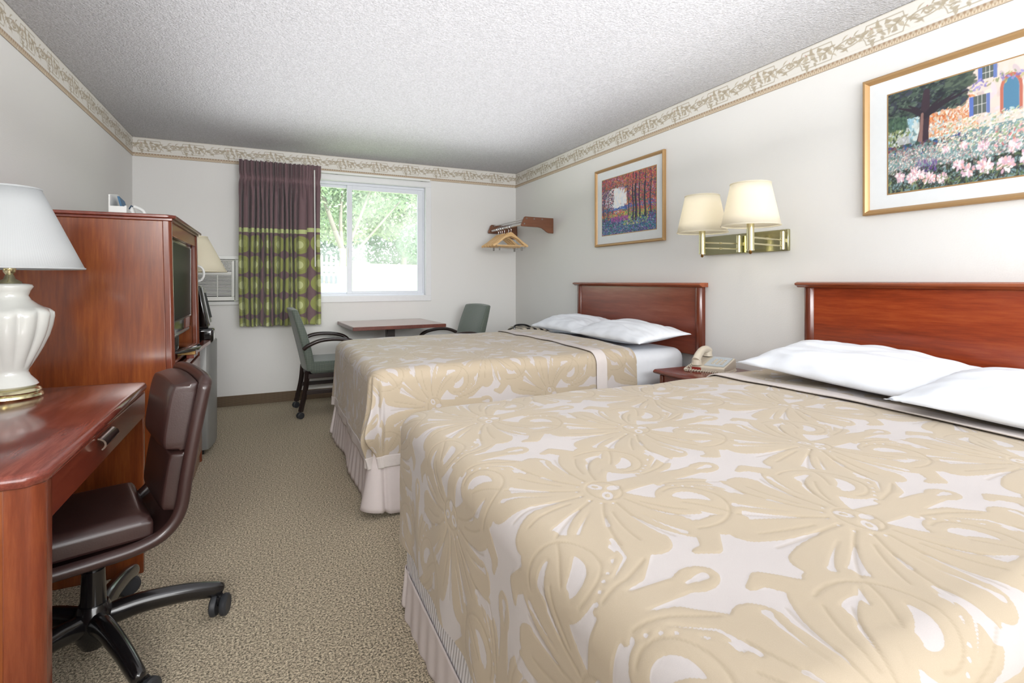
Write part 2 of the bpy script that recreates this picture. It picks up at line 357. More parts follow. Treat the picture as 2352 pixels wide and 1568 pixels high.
# ------------------------------------------------------------------ numpy canvas (tiles, paintings)
def slin(a):
    a = np.asarray(a, dtype=float)/255; return np.where(a <= .04045, a/12.92, ((a+.055)/1.055)**2.4)
class Canvas:
    """(w,h) in px at res px per unit; tileable when wrap=True; 3 channels or 1"""
    def __init__(s, w, h, res, ch=3, bg=0, wrap=True):
        s.W, s.H, s.r, s.wrap = int(round(w*res)), int(round(h*res)), res, wrap
        s.a = np.zeros((s.H, s.W, ch)); s.a[:] = bg
    def _win(s, x0, y0, x1, y1):
        i0, i1 = int(math.floor(x0*s.r))-2, int(math.ceil(x1*s.r))+3; j0, j1 = int(math.floor(y0*s.r))-2, int(math.ceil(y1*s.r))+3
        if not s.wrap: i0, i1, j0, j1 = max(0, i0), min(s.W, i1), max(0, j0), min(s.H, j1)
        if i1 <= i0 or j1 <= j0: return None
        I, J = np.meshgrid(np.arange(i0, i1), np.arange(j0, j1)); return I, J, (I+.5)/s.r, (J+.5)/s.r
    def _put(s, I, J, cov, col, alpha):
        if s.wrap: I, J = I % s.W, J % s.H
        c = (np.clip(cov, 0, 1)*alpha)[..., None]; s.a[J, I] = s.a[J, I]*(1-c)+np.asarray(col)*c
    def ell(s, cx, cy, rx, ry, ang, col, alpha=1.0):
        R = max(rx, ry); w = s._win(cx-R, cy-R, cx+R, cy+R)
        if w is None: return
        I, J, X, Y = w; c, n = math.cos(ang), math.sin(ang); dx, dy = X-cx, Y-cy
        u, v = dx*c+dy*n, -dx*n+dy*c; q = np.sqrt((u/rx)**2+(v/ry)**2)
        s._put(I, J, (1-q)*min(rx, ry)*s.r+.5, col, alpha)
    def path(s, pts, rad, col, alpha=1.0):
        pts = np.asarray(pts, dtype=float); rad = np.broadcast_to(rad, (len(pts),)); R = rad.max()
        w = s._win(pts[:, 0].min()-R, pts[:, 1].min()-R, pts[:, 0].max()+R, pts[:, 1].max()+R)
        if w is None: return
        I, J, X, Y = w; best = np.full(X.shape, -1e9)
        for i in range(len(pts)-1):
            a, b = pts[i], pts[i+1]; d = b-a; L2 = max(1e-12, d@d)
            t = np.clip(((X-a[0])*d[0]+(Y-a[1])*d[1])/L2, 0, 1)
            dist = np.hypot(X-a[0]-t*d[0], Y-a[1]-t*d[1]); best = np.maximum(best, rad[i]+(rad[i+1]-rad[i])*t-dist)
        s._put(I, J, best*s.r+.5, col, alpha)
    def leaf(s, x0, y0, x1, y1, w, col, alpha=1, bend=0):
        t = np.linspace(0, 1, 9); nx, ny = -(y1-y0), (x1-x0)
        pts = np.stack([x0+(x1-x0)*t+nx*bend*np.sin(PI*t), y0+(y1-y0)*t+ny*bend*np.sin(PI*t)], 1)
        s.path(pts, np.maximum(w*np.sin(PI*t**.8), .0004), col, alpha)
    def rect(s, x0, y0, x1, y1, col, alpha=1):
        w = s._win(x0, y0, x1, y1)
        if w is None: return
        I, J, X, Y = w; s._put(I, J, np.minimum(np.minimum(X-x0, x1-X), np.minimum(Y-y0, y1-Y))*s.r+.5, col, alpha)
    def blur(s, n=1):
        for _ in range(n):
            s.a = (s.a+np.roll(s.a, 1, 0)+np.roll(s.a, -1, 0))/3; s.a = (s.a+np.roll(s.a, 1, 1)+np.roll(s.a, -1, 1))/3
    def sample(s, x, y):
        fx, fy = x*s.r-.5, y*s.r-.5; i, j = np.floor(fx).astype(int), np.floor(fy).astype(int); a, b = (fx-i)[..., None], (fy-j)[..., None]
        if s.wrap: i0, i1, j0, j1 = i % s.W, (i+1) % s.W, j % s.H, (j+1) % s.H
        else: i0, i1, j0, j1 = np.clip(i, 0, s.W-1), np.clip(i+1, 0, s.W-1), np.clip(j, 0, s.H-1), np.clip(j+1, 0, s.H-1)
        A = s.a; return A[j0, i0]*(1-a)*(1-b)+A[j0, i1]*a*(1-b)+A[j1, i0]*(1-a)*b+A[j1, i1]*a*b
#@@SETTING
# ------------------------------------------------------------------ room shell
WX0, WX1, WZ0, WZ1 = .10, 1.548, 1.017, 2.197          # window opening (left part behind the curtain)
AX0, AX1, AZ0, AZ1 = -.86, -.29, .985, 1.375           # air conditioner sleeve opening
structure(B('floor', 'carpet', None, XL-.1, XR+.1, YF-.1, YB+.02, -.05, 0, 0))
structure(B('ceiling', 'ceiling_texture', None, XL-.1, XR+.1, YF-.1, YB+.12, ZC, ZC+.05, 0))
structure(B('wall_left', 'wall_paint', None, XL-.1, XL, YF-.1, YB+.12, 0, ZC, 0))
structure(B('wall_right', 'wall_paint', None, XR, XR+.1, YF-.1, YB+.12, 0, ZC, 0))
structure(B('wall_rear', 'wall_paint', None, XL, XR, YF-.1, YF, 0, ZC, 0))
m = MB(); y0, y1 = YB, YB+.12
m.box(XL, AX0, y0, y1, 0, ZC); m.box(AX0, AX1, y0, y1, 0, AZ0); m.box(AX0, AX1, y0, y1, AZ1, ZC)
m.box(AX1, WX0, y0, y1, 0, ZC); m.box(WX0, WX1, y0, y1, 0, WZ0); m.box(WX0, WX1, y0, y1, WZ1, ZC); m.box(WX1, XR, y0, y1, 0, ZC)
structure(m.build('wall_back', 'wall_paint'))
structure(B('baseboard_back', 'carpet_base', None, XL, XR, YB-.008, YB, 0, .0976, .002))
structure(B('baseboard_right', 'carpet_base', None, XR-.008, XR, YF, YB-.008, 0, .0976, .002))
structure(B('baseboard_left', 'carpet_base', None, XL, XL+.008, YF, YB-.008, 0, .0976, .002))
# wallpaper border: leaf scrolls in panels above a strip of little triangles
def border_tile():
    P, Hh = .335, .167; c = Canvas(P, Hh, 1000, 3, slin((222, 219, 212)))
    tau, dk, rose = slin((180, 170, 152)), slin((150, 138, 118)), slin((176, 120, 104))
    # lower strip (v from 0 bottom)
    c.rect(-.01, 0, P+.01, .031, slin((190, 174, 152))); c.rect(-.01, .0295, P+.01, .0312, slin((124, 108, 90))); c.rect(-.01, -.001, P+.01, .0015, slin((124, 108, 90)))
    n = 15
    for i in range(n):
        x = (i+.5)*P/n; c.path([(x, .026), (x, .014)], [.0062, .001], slin((160, 134, 108))); c.leaf(x-.009, .004, x-.002, .02, .002, slin((222, 206, 182))); c.leaf(x+.009, .004, x+.002, .02, .002, slin((222, 206, 182)))
        c.ell(x+P/n/2, .012, .003, .005, 0, slin((168, 146, 118)))
    c.rect(-.01, .1645, P+.01, .1665, slin((150, 142, 124)))
    c.rect(-.01, .160, P+.01, .1612, slin((204, 196, 178)))
    # panel outline
    a, b, z0, z1 = .03, .215, .05, .142
    pts = [(a+.012, z0+.0), (b-.012, z0), (b-.008, z0+.018), (b+.008, (z0+z1)/2), (b-.008, z1-.018), (b-.012, z1), (a+.012, z1), (a+.006, z1-.02), (a-.008, (z0+z1)/2), (a+.006, z0+.02), (a+.012, z0)]
    c.path([(x+.0015, z-.0015) for x, z in pts], .0016, slin((196, 186, 164))); c.path(pts, .0013, slin((152, 140, 118)))
    c.rect(b-.01, .048, P+a+.01, .0492, slin((206, 196, 178)), .7)
    # ribbon scrolls in the gap
    t = np.linspace(0, 1, 20)
    for sg in (1, -1):
        c.path(np.stack([b+.005+t*(P-b+a-.01), .096+sg*.02*np.sin(PI*t)], 1), .0028, tau); c.path(np.stack([b+.005+t*(P-b+a-.01), .098+sg*.02*np.sin(PI*t)], 1), .001, dk)
    rg = random.Random(5); lt = slin((196, 186, 166)); md_ = slin((178, 166, 146))
    def lf(x, z, aa, l, w, fill):
        ex, ez = x+l*math.cos(aa), z+l*math.sin(aa); c.leaf(x, z, ex, ez, w*1.05, slin((164, 152, 130)), .9, .14); c.leaf(x, z+.0006, ex, ez+.0006, w*.76, fill, 1, .14); c.leaf(x, z, x+(ex-x)*.85, z+(ez-z)*.85, .0007, slin((156, 144, 120)), .7, .14)
    for i in range(20):                                   # big soft leaves inside the panel
        x = .042+.155*(i+.5)/20; lf(x, .092+.03*math.sin(i*2.1), 2.3+.9*math.sin(i*1.7) if i % 2 else -.7+.8*math.cos(i*1.3), rg.uniform(.026, .042), rg.uniform(.006, .009), (lt, md_, tau)[i % 3])
    c.path([(.05, .07), (.10, .09), (.15, .085), (.2, .115)], .0012, dk)
    for i in range(30):                                   # narrow willow leaves over the gaps
        t_ = (i+.5)/30; x = b-.035+t_*(P-b+a+.06); lf(x, .098+.02*math.sin(i*2.4), (.35 if i % 2 else -.45)+rg.uniform(-.35, .35)+(PI if i % 3 == 0 else 0), rg.uniform(.03, .05), rg.uniform(.0032, .005), (md_, tau, lt)[i % 3])
    for x, z in ((.06, .124), (.066, .119), (.3, .12)): c.ell(x, z, .003, .003, 0, rose)
    c.blur(1); return c
BT = border_tile()
def border(name, p0, p1, nrm, shift=0):
    L = (Vector(p1)-Vector(p0)).length; nu, nv = int(L/.0027), 60
    u = np.linspace(0, L, nu); v = np.linspace(0, .167, nv); Ug, Vg = np.meshgrid(u, v, indexing='ij')
    d = (np.array(p1)-np.array(p0))/L; P = np.array(p0)[None, None]+Ug[..., None]*d+Vg[..., None]*np.array((0, 0, 1.))+np.array(nrm)*.0016
    col = BT.sample((Ug+shift), Vg*.999); o = grid_mesh(name, P.reshape(-1, 3), nu, nv, 'wallpaper_border', colors=col)
    structure(o); md = o.modifiers.new('solid', 'SOLIDIFY'); md.thickness = .0012; md.offset = 0
    # orient normals into the room
    return o
zb = ZC-.168
border('trim_1', (XL, YB, zb), (XR, YB, zb), (0, -1, 0))
border('trim_2', (XR, YB-.002, zb), (XR, .2, zb), (-1, 0, 0), .1)
border('trim_3', (XL, .4, zb), (XL, YB-.002, zb), (1, 0, 0), .2)
# ------------------------------------------------------------------ window
win = bpy.data.objects.new('window_1', None); COL.objects.link(win); win.location = (.82, YB, 1.6); win['kind'] = 'structure'; OFF['window_1'] = Vector(win.location)
m = MB(); cw = .058; ya, yb = YB-.012, YB-.0005
m.box(WX0-cw, WX1+cw, ya, yb, WZ1, WZ1+cw); m.box(WX0-cw, WX1+cw, ya, yb, WZ0-cw, WZ0); m.box(WX0-cw, WX0, ya, yb, WZ0, WZ1); m.box(WX1, WX1+cw, ya, yb, WZ0, WZ1)
m.build('window_casing', 'trim_white', win, .002)
m = MB(); e = .004
m.box(WX0, WX0+e, YB-.005, YB+.12, WZ0+e, WZ1-e); m.box(WX1-e, WX1, YB-.005, YB+.12, WZ0+e, WZ1-e); m.box(WX0, WX1, YB-.005, YB+.12, WZ1-e, WZ1); m.box(WX0, WX1, YB-.005, YB+.12, WZ0, WZ0+e)
m.build('window_reveal', 'trim_white', win)
m = MB(); fx0, fx1, fz0, fz1 = WX0+e, WX1-e, WZ0+e, WZ1-e; fw = .03; ya, yb = YB+.05, YB+.115
m.box(fx0, fx1, ya, yb, fz1-fw*.9, fz1); m.box(fx0, fx1, ya, yb, fz0, fz0+.02); m.box(fx0, fx0+fw, ya, yb, fz0+.02, fz1-fw*.9); m.box(fx1-.016, fx1, ya, yb, fz0+.02, fz1-fw*.9)
m.build('window_frame', 'vinyl_white', win, .002)
def sash(x0, x1, z0, z1, ya, yb, glass, sl, sr, st, sb):
    m = MB(); m.box(x0, x0+sl, ya, yb, z0, z1); m.box(x1-sr, x1, ya, yb, z0, z1); m.box(x0+sl, x1-sr, ya, yb, z1-st, z1); m.box(x0+sl, x1-sr, ya, yb, z0, z0+sb)
    s = m.build('window_sash', 'vinyl_white', win, .002); ym = (ya+yb)/2
    MB().box(x0+sl, x1-sr, ym-.002, ym+.002, z0+sb, z1-st).build('window_pane', glass, s)
sash(.728, fx1-.016, fz0+.02, fz1-.027, YB+.055, YB+.08, 'glass_hazy', .052, .058, .045, .028)
sash(fx0+fw, .775, fz0+.02, fz1-.027, YB+.085, YB+.11, 'glass_clear', .03, .03, .03, .018)
m = MB().box(.737, .745, YB+.045, YB+.055, 1.42, 1.52); m.build('sash_latch', 'plastic_white', win, .002)
# ------------------------------------------------------------------ curtain and rod
t = thing('curtain_rod', 'slim white traverse rod fixed above the window', 'curtain rod', (.65, YB-.1, 2.262))
zr = 2.258
B('rail', 'plastic_white', t, -.235, 1.575, YB-.080, YB-.062, zr-.011, zr+.011, .003)
for x in (-.2, .62, 1.5): MB().box(x-.012, x+.012, YB-.063, YB-.001, zr-.002, zr+.004).box(x-.012, x+.012, YB-.004, YB-.0008, zr-.045, zr+.004).build('wall_bracket', 'steel', t, .001)
t = thing('curtain', 'short plum curtain with green circle rows, bunched on the left of the window', 'curtain', (.1, YB-.13, .755))
nu, nv = 900, 150; CL, CW = 1.75, .70
ss = np.linspace(0, 1, nu); zz = np.linspace(0, 1, nv)
rg = np.random.default_rng(3); U0 = ss*CW; xs0 = -.245+U0
cr = np.array([.035, .085, .128, .165, .205, .247, .285, .33, .372, .415, .452, .495, .57, .655]); dep = rg.uniform(.06, .105, len(cr)); wd = rg.uniform(.0045, .0085, len(cr)); jmp = rg.uniform(.02, .075, len(cr)); jmp[-2:] = .015; dep[-2:] = .02; dep[11] = .035
gap = np.zeros(nu); ucl = U0*1.0
for c_, d_, w_, q_ in zip(cr, dep, wd, jmp): gap += d_*np.exp(-((U0-c_)/w_)**2); ucl = ucl+q_/(1+np.exp(-(U0-c_)/(w_*.35)))
cc = np.concatenate([[0], cr, [CW]]); k_ = np.clip(np.searchsorted(cc, U0, 'right')-1, 0, len(cc)-2); tt = (U0-cc[k_])/(cc[k_+1]-cc[k_]); bulge = .019*np.sin(PI*tt)
X = np.zeros((nu, nv)); Y = np.zeros((nu, nv)); Z = np.zeros((nu, nv))
for j, h in enumerate(zz):
    k = np.clip((h-.74)/.16, 0, 1); k = k*k*(3-2*k); kk = math.exp(-((h-.895)/.022)**2)
    sway = .006*np.sin(U0*31+h*4)*(1-k)
    lo = gap*(1+.15*np.sin(h*9+U0*20))-bulge
    hi = .030*np.abs(np.sin(U0*PI/.0225+.9*np.sin(U0*40)))**.7-.5*bulge+.35*gap; hi = hi*np.where(U0 > .57, .35, 1)
    off = lo*(1-k)+hi*k; off = off*(1-.75*kk)+kk*.012
    ctr = .105; X[:, j] = ctr+(xs0+sway-ctr)*(1+.010*math.sin(h*7)-.02*kk)+np.where(U0 < .05, -.014*math.sin(PI*h), 0)
    Y[:, j] = YB-.175+off; Z[:, j] = .755+(2.292-.755)*h+.004*np.sin(U0*45)*(1-h)+.004*np.sin(U0*PI/.0205)*(h > .97)
Pn = np.stack([X, Y, Z], -1).reshape(-1, 3)
UVc = np.stack([np.repeat(ucl, nv), Z.ravel()-.02*(np.repeat(U0, nv) > .57)], 1)
o = grid_mesh('cloth_panel', Pn, nu, nv, 'curtain_cloth', t, uv=UVc); md = o.modifiers.new('solid', 'SOLIDIFY'); md.thickness = .002
MB().tube([(.392, YB-.225, 2.235), (.398, YB-.235, 1.31)], .0055, 10).build('wand', 'plastic_white', t)
MB().tube([(.392, YB-.225, 2.235), (.392, YB-.21, 2.26)], .003, 8).build('wand_hook', 'chrome', t)
# ------------------------------------------------------------------ outdoors
def gz(x, y): return .35+min(max(0, y-6.5), 8.6)*.155+max(0, y-15.1)*.012
m = MB(); nx, ny = 40, 40
vs = [(-14+38*i/nx, YB+.3+34*j/ny, gz(0, YB+.3+34*j/ny)+.12*math.sin(i*.6+j*.5)*(j/ny)) for i in range(nx+1) for j in range(ny+1)]
m.add(vs, [(i*(ny+1)+j, (i+1)*(ny+1)+j, (i+1)*(ny+1)+j+1, i*(ny+1)+j+1) for i in range(nx) for j in range(ny)])
o = m.build('lawn', 'lawn'); o['kind'] = 'structure'
def leaves(cs, n, size, seed):
    rg = np.random.default_rng(seed); P = []
    tot = sum(c[3]*c[4]*c[5] for c in cs)
    for c in cs:
        k = int(n*c[3]*c[4]*c[5]/tot); d = rg.normal(size=(k, 3)); d /= np.linalg.norm(d, axis=1)[:, None]; r = rg.uniform(.55, 1, (k, 1))**.6
        P.append(np.array(c[:3])+d*r*np.array(c[3:6]))
    P = np.concatenate(P); k = len(P); a = rg.normal(size=(k, 3)); a /= np.linalg.norm(a, axis=1)[:, None]; b = np.cross(a, rg.normal(size=(k, 3))); b /= np.linalg.norm(b, axis=1)[:, None]
    s = size*rg.uniform(.5, 1.3, (k, 1)); V = np.stack([P-a*s, P+b*s*.5, P+a*s, P-b*s*.5], 1).reshape(-1, 3)
    return V, np.arange(4*k).reshape(-1, 4)
def tree(name, label, x, y, h, cs, mat, trunks, seed, n=14000, size=.12):
    z0 = gz(x, y)-.1; t = thing(name, label, 'tree' if trunks else 'bush', (x, y, z0), group=None)
    for tr in trunks: MB().tube(bez([(x+a, y+b, z0+c) for a, b, c in tr[0]], 6), [.6*tr[1]*(1-.6*i/(6*(len(tr[0])-1))) for i in range(6*(len(tr[0])-1)+1)], 10).build('branch' if tr is not trunks[0] else 'trunk', 'bark', t)
    V, Fc = leaves([(x+c[0], y+c[1], z0+c[2])+tuple(c[3:]) for c in cs], n, size, seed)
    grid_mesh('foliage', V, 0, 0, mat, t, faces=Fc, smooth=False); return t
tree('leafy_tree', 'broad leafy tree with a forked trunk outside the left window pane', 1.75, 14.2, 7,
     [(-1.0, 0, 3.1, 1.5, 1.3, 1.3), (.6, .3, 3.5, 1.6, 1.3, 1.4), (-.3, 0, 4.6, 2.2, 1.6, 1.5), (1.7, 0, 3.3, 1.0, 1, 1.0), (-1.6, .2, 1.9, .9, .8, .8), (-.6, .5, 2.2, 1.3, .8, 1.0), (.9, .6, 2.3, 1.2, .7, .8)], 'leaf_green',
     [([(0, 0, 0), (.0, 0, .5), (-.25, 0, 1.2), (-.7, 0, 2.6)], .17), ([(0, 0, .3), (.28, 0, 1.0), (.8, 0, 2.4)], .11), ([(.05, 0, .25), (.5, 0, .7), (1.5, 0, 1.9)], .09), ([(0, 0, .3), (-.05, 0, 1.5), (.1, 0, 3.0)], .1)], 3, 46000, .065)
tree('tall_tree', 'tall pale green tree far outside, top middle of the right pane', 4.6, 19.5, 7, [(0, 0, 3.4, 2.6, 1.6, 2.4), (2.2, 0, 3.0, 2.0, 1.5, 2.2), (-2.2, 0, 2.8, 1.8, 1.5, 2.0)], 'leaf_pale',
     [([(0, 0, 0), (.1, 0, 1.2), (0, 0, 3)], .2)], 5, 40000, .085)
tree('round_bush', 'round green bush on the slope at the lower right of the window', 5.3, 16.5, 2, [(0, 0, 1.0, .8, .7, .9), (-1.0, 0, .8, .6, .6, .6)], 'leaf_deep', [], 6, 4000, .08)
tree('loose_bush', 'loose yellow-green bush beside the round bush outside', 7.4, 17.4, 2, [(0, 0, 1.4, .9, .8, 1.3)], 'leaf_pale', [], 8, 3500, .09)
tree('hedge', 'long hedge of deep green shrubs behind the trees outside', 3.6, 23.5, 4, [(-5, 0, 1.2, 3, 1, 2.2), (0, 0, 1.6, 3.2, 1, 2.6), (4.5, 0, 2.2, 3.2, 1, 3.2)], 'leaf_deep', [], 9, 30000, .11)
def fence(label, x0, y0, x1, y1, n, h, post=.05):
    t = thing('picket_fence', label, 'fence', (x0, y0, gz(x0, y0)), group=None); d = Vector((x1-x0, y1-y0, 0)); L = d.length; d.normalize(); q = Vector((-d.y, d.x, 0))*.009
    for i in range(n):
        c = Vector((x0, y0, 0))+d*L*i/(n-1); z = gz(c.x, c.y); w = .027
        poly = [(-w, -.03), (w, -.03), (w, h-.05), (0, h), (-w, h-.05)]; vs = [c+d*a+q*s+Vector((0, 0, z+b)) for s in (-1, 1) for a, b in poly]
        MB().add(vs, [(0, 1, 2, 3, 4), (9, 8, 7, 6, 5)]+[(k, k+5, (k+1) % 5+5, (k+1) % 5) for k in range(5)]).build('picket', 'fence_paint', t)
    for zz_ in (.25, h-.22):
        a = Vector((x0, y0, gz(x0, y0)+zz_))+q*3; b = Vector((x1, y1, gz(x1, y1)+zz_))+q*3; MB().tube([a, b], .03, 4).build('rail', 'fence_paint', t)
fence('pale picket fence standing outside the left window pane', .25, 11.6, 1.27, 11.4, 12, .62)

# ------------------------------------------------------------------ air conditioner
t = thing('air_conditioner', 'white through-wall air conditioner left of the curtain', 'air conditioner', (-.57, YB, .98))
m = MB(); y0, y1 = YB-.022, YB-.001; a, b, c, d = -.895, -.256, .949, 1.413
m.box(a, b, y0, y1, 1.375, d); m.box(a, b, y0, y1, c, .985); m.box(a, AX0, y0, y1, .985, 1.375); m.box(AX1, b, y0, y1, .985, 1.375)
m.build('wall_sleeve', 'plastic_white', t, .006, 3)
B('housing', 'dark_gap', t, AX0+.01, AX1-.006, YB-.02, YB+.25, AZ0+.004, AZ1-.004, .002)
m = MB(); x0, x1, y0, y1 = AX0+.01, AX1-.002, YB-.05, YB-.019
m.box(x0, x1, y0, y1, .992, 1.03); m.box(x0, x1, y0, y1, 1.36, 1.370); m.box(x0, x0+.025, y0, y1, 1.03, 1.36); m.box(x1-.025, x1, y0, y1, 1.03, 1.36); m.box(x0+.025, x1-.025, y0, y1, 1.232, 1.262)
m.build('front_panel', 'ac_plastic', t, .004)
m = MB()
for i in range(15): z = 1.038+i*.0132; m.box(x0+.02, x1-.02, y0+.004, y1-.006, z, z+.0082)
m.box(-.435, -.428, y0+.002, y1-.006, 1.03, 1.235); m.build('intake_grille', 'ac_plastic', t, .001)
m = MB()
for i in range(8): z = 1.268+i*.0115; m.add([(x0+.02, y0+.004, z), (x1-.02, y0+.004, z), (x1-.02, y1-.004, z+.009), (x0+.02, y1-.004, z+.009), (x0+.02, y0+.004, z+.003), (x1-.02, y0+.004, z+.003), (x1-.02, y1-.004, z+.012), (x0+.02, y1-.004, z+.012)], [(0, 1, 2, 3), (4, 7, 6, 5), (0, 4, 5, 1), (3, 2, 6, 7), (0, 3, 7, 4), (1, 5, 6, 2)])
for i in range(7): x = -.42+i*.016; m.box(x, x+.003, y0+.006, y1-.004, 1.265, 1.358)
m.build('air_vent', 'ac_plastic', t)
#@@BEDS
# ------------------------------------------------------------------ damask tile
def damask():
    """channel 0: woven figure, channel 1: quilted groove lines"""
    Wt, Ht = .66, .70; c = Canvas(Wt, Ht, 800, 1, 0.0); g = Canvas(Wt, Ht, 800, 1, 0.0)
    def curve(ox, oy, f, ang, L, bend, t0, t1, n=14):
        a = math.radians(ang); t = np.linspace(t0, t1, n); th = a+bend*t**1.5
        return [(ox+f*L*q*math.sin(h), oy+L*q*math.cos(h)) for q, h in zip(t, th)]
    def motif(ox, oy, f):
        P = [(-108, .185, .030), (-84, .215, .033), (-60, .225, .036), (-36, .222, .037), (-12, .235, .038), (12, .228, .039), (36, .222, .037), (60, .228, .036), (84, .215, .034), (108, .19, .030)]
        for ang, L, w in P:
            b = .30*math.sin(math.radians(ang)); pts = curve(ox, oy, f, ang, L, b, 0, 1); t = np.linspace(0, 1, 14); rad = .008+(w-.008)*np.clip(t*1.2, 0, 1)**1.1
            c.path(pts, rad, 1); e = pts[-1]; c.ell(e[0], e[1]-.004, w*1.02, w*.85, math.radians(ang)*f, 1)
        for (a0, L0, w0), (a1, L1, w1) in zip(P[:-1], P[1:]):       # groove between neighbours, small notch where they part
            am, L = (a0+a1)/2, min(L0, L1); b = .30*math.sin(math.radians(am)); pts = curve(ox, oy, f, am, L, b, .28, 1.02); g.path(pts, .0021, 1); c.path(curve(ox, oy, f, am, L, b, .93, 1.25), [.001+.0012*k for k in range(14)], 0)
        for k, (ang, L, w) in enumerate(P):
            b = .30*math.sin(math.radians(ang))
            if k % 2: c.path(curve(ox, oy, f, ang, L, b+.10, .52, .98), .0012+.0034*np.linspace(0, 1, 14)**2, 0); e = curve(ox, oy, f, ang, L, b+.10, .98, 1)[-1]; c.ell(e[0], e[1], .0088, .0070, .4*f, 0)
            else: g.path(curve(ox, oy, f, ang+3, L, b, .45, .95), .0019, 1)
        # scroll pair below
        for s_ in (-1, 1):
            t = np.linspace(0, 1, 30); th = -.5+t*5.2; r = .108*(1-.80*t); cx, cy = ox+f*s_*.118, oy-.105
            c.path(list(zip(cx+f*s_*r*np.cos(th), cy-r*np.sin(th))), .027*(1-.45*t), 1)
            for k in (2, 5, 8, 11, 14, 17): q = r[k]+.021; c.ell(cx+f*s_*q*math.cos(th[k]), cy-q*math.sin(th[k]), .0195, .017, 0, 1)
            g.path(list(zip(cx+f*s_*(r+.004)*np.cos(th), cy-(r+.004)*np.sin(th)))[:22], .0019, 1)
            c.path([(ox+f*s_*x, oy+y) for x, y in ((.03, -.12), (.06, -.20), (.115, -.255), (.175, -.25), (.20, -.225))], [.014, .026, .030, .022, .012], 1)
            c.path([(ox+f*s_*x, oy+y) for x, y in ((.06, -.17), (.10, -.225), (.155, -.237))], [.0012, .003, .0052], 0)
            g.path([(ox+f*s_*x, oy+y) for x, y in ((.035, -.13), (.05, -.19), (.08, -.25))], .0019, 1)
            c.path([(ox+f*s_*x, oy+y) for x, y in ((.17, -.045), (.235, -.055), (.28, -.02), (.275, .01))], [.016, .022, .018, .008], 1)
            for k in range(5): c.ell(ox+f*s_*(.030+k*.012), oy-.105-k*.017, .0044, .0044, 0, 0)
        c.path([(ox, oy), (ox, oy-.12), (ox, oy-.27)], [.032, .027, .020], 1); c.ell(ox, oy-.285, .030, .040, 0, 1); c.path([(ox, oy-.30), (ox, oy-.262)], [.0095, .002], 0)
        # bud
        for q in (-1, 1): c.ell(ox+q*.024, oy+.014, .0185, .0120, .5*q, 0); c.ell(ox+q*.024, oy+.014, .0085, .0055, .5*q, 1)
        c.ell(ox, oy-.018, .012, .016, 0, 0); g.path([(ox+.045*math.cos(a), oy+.006+.036*math.sin(a)) for a in np.linspace(0, 2*PI, 20)], .0019, 1)
        for a in range(-75, 90, 25): c.ell(ox+.060*math.sin(math.radians(a)), oy+.010+.056*math.cos(math.radians(a)), .0042, .0042, 0, 0)
    motif(Wt/2, .36, 1); motif(0, .01, -1)
    for x, y, d in ((.165, .235, 1), (.495, .235, -1), (.165, .585, -1), (.495, .585, 1)):     # filler leaves between the palmettes
        t = np.linspace(0, 1, 12); c.path(list(zip(x-.05*d+.10*d*t, y-.03+.06*t**1.4)), .021*np.sin(PI*np.clip(t, .08, .94))+.004, 1); g.path(list(zip(x-.04*d+.08*d*t, y-.026+.05*t**1.4)), .0018, 1)
        c.ell(x+.055*d, y+.035, .013, .016, 0, 1)
    c.blur(3); g.blur(2); c.a = np.concatenate([c.a, g.a], 2); return c
DT = damask()
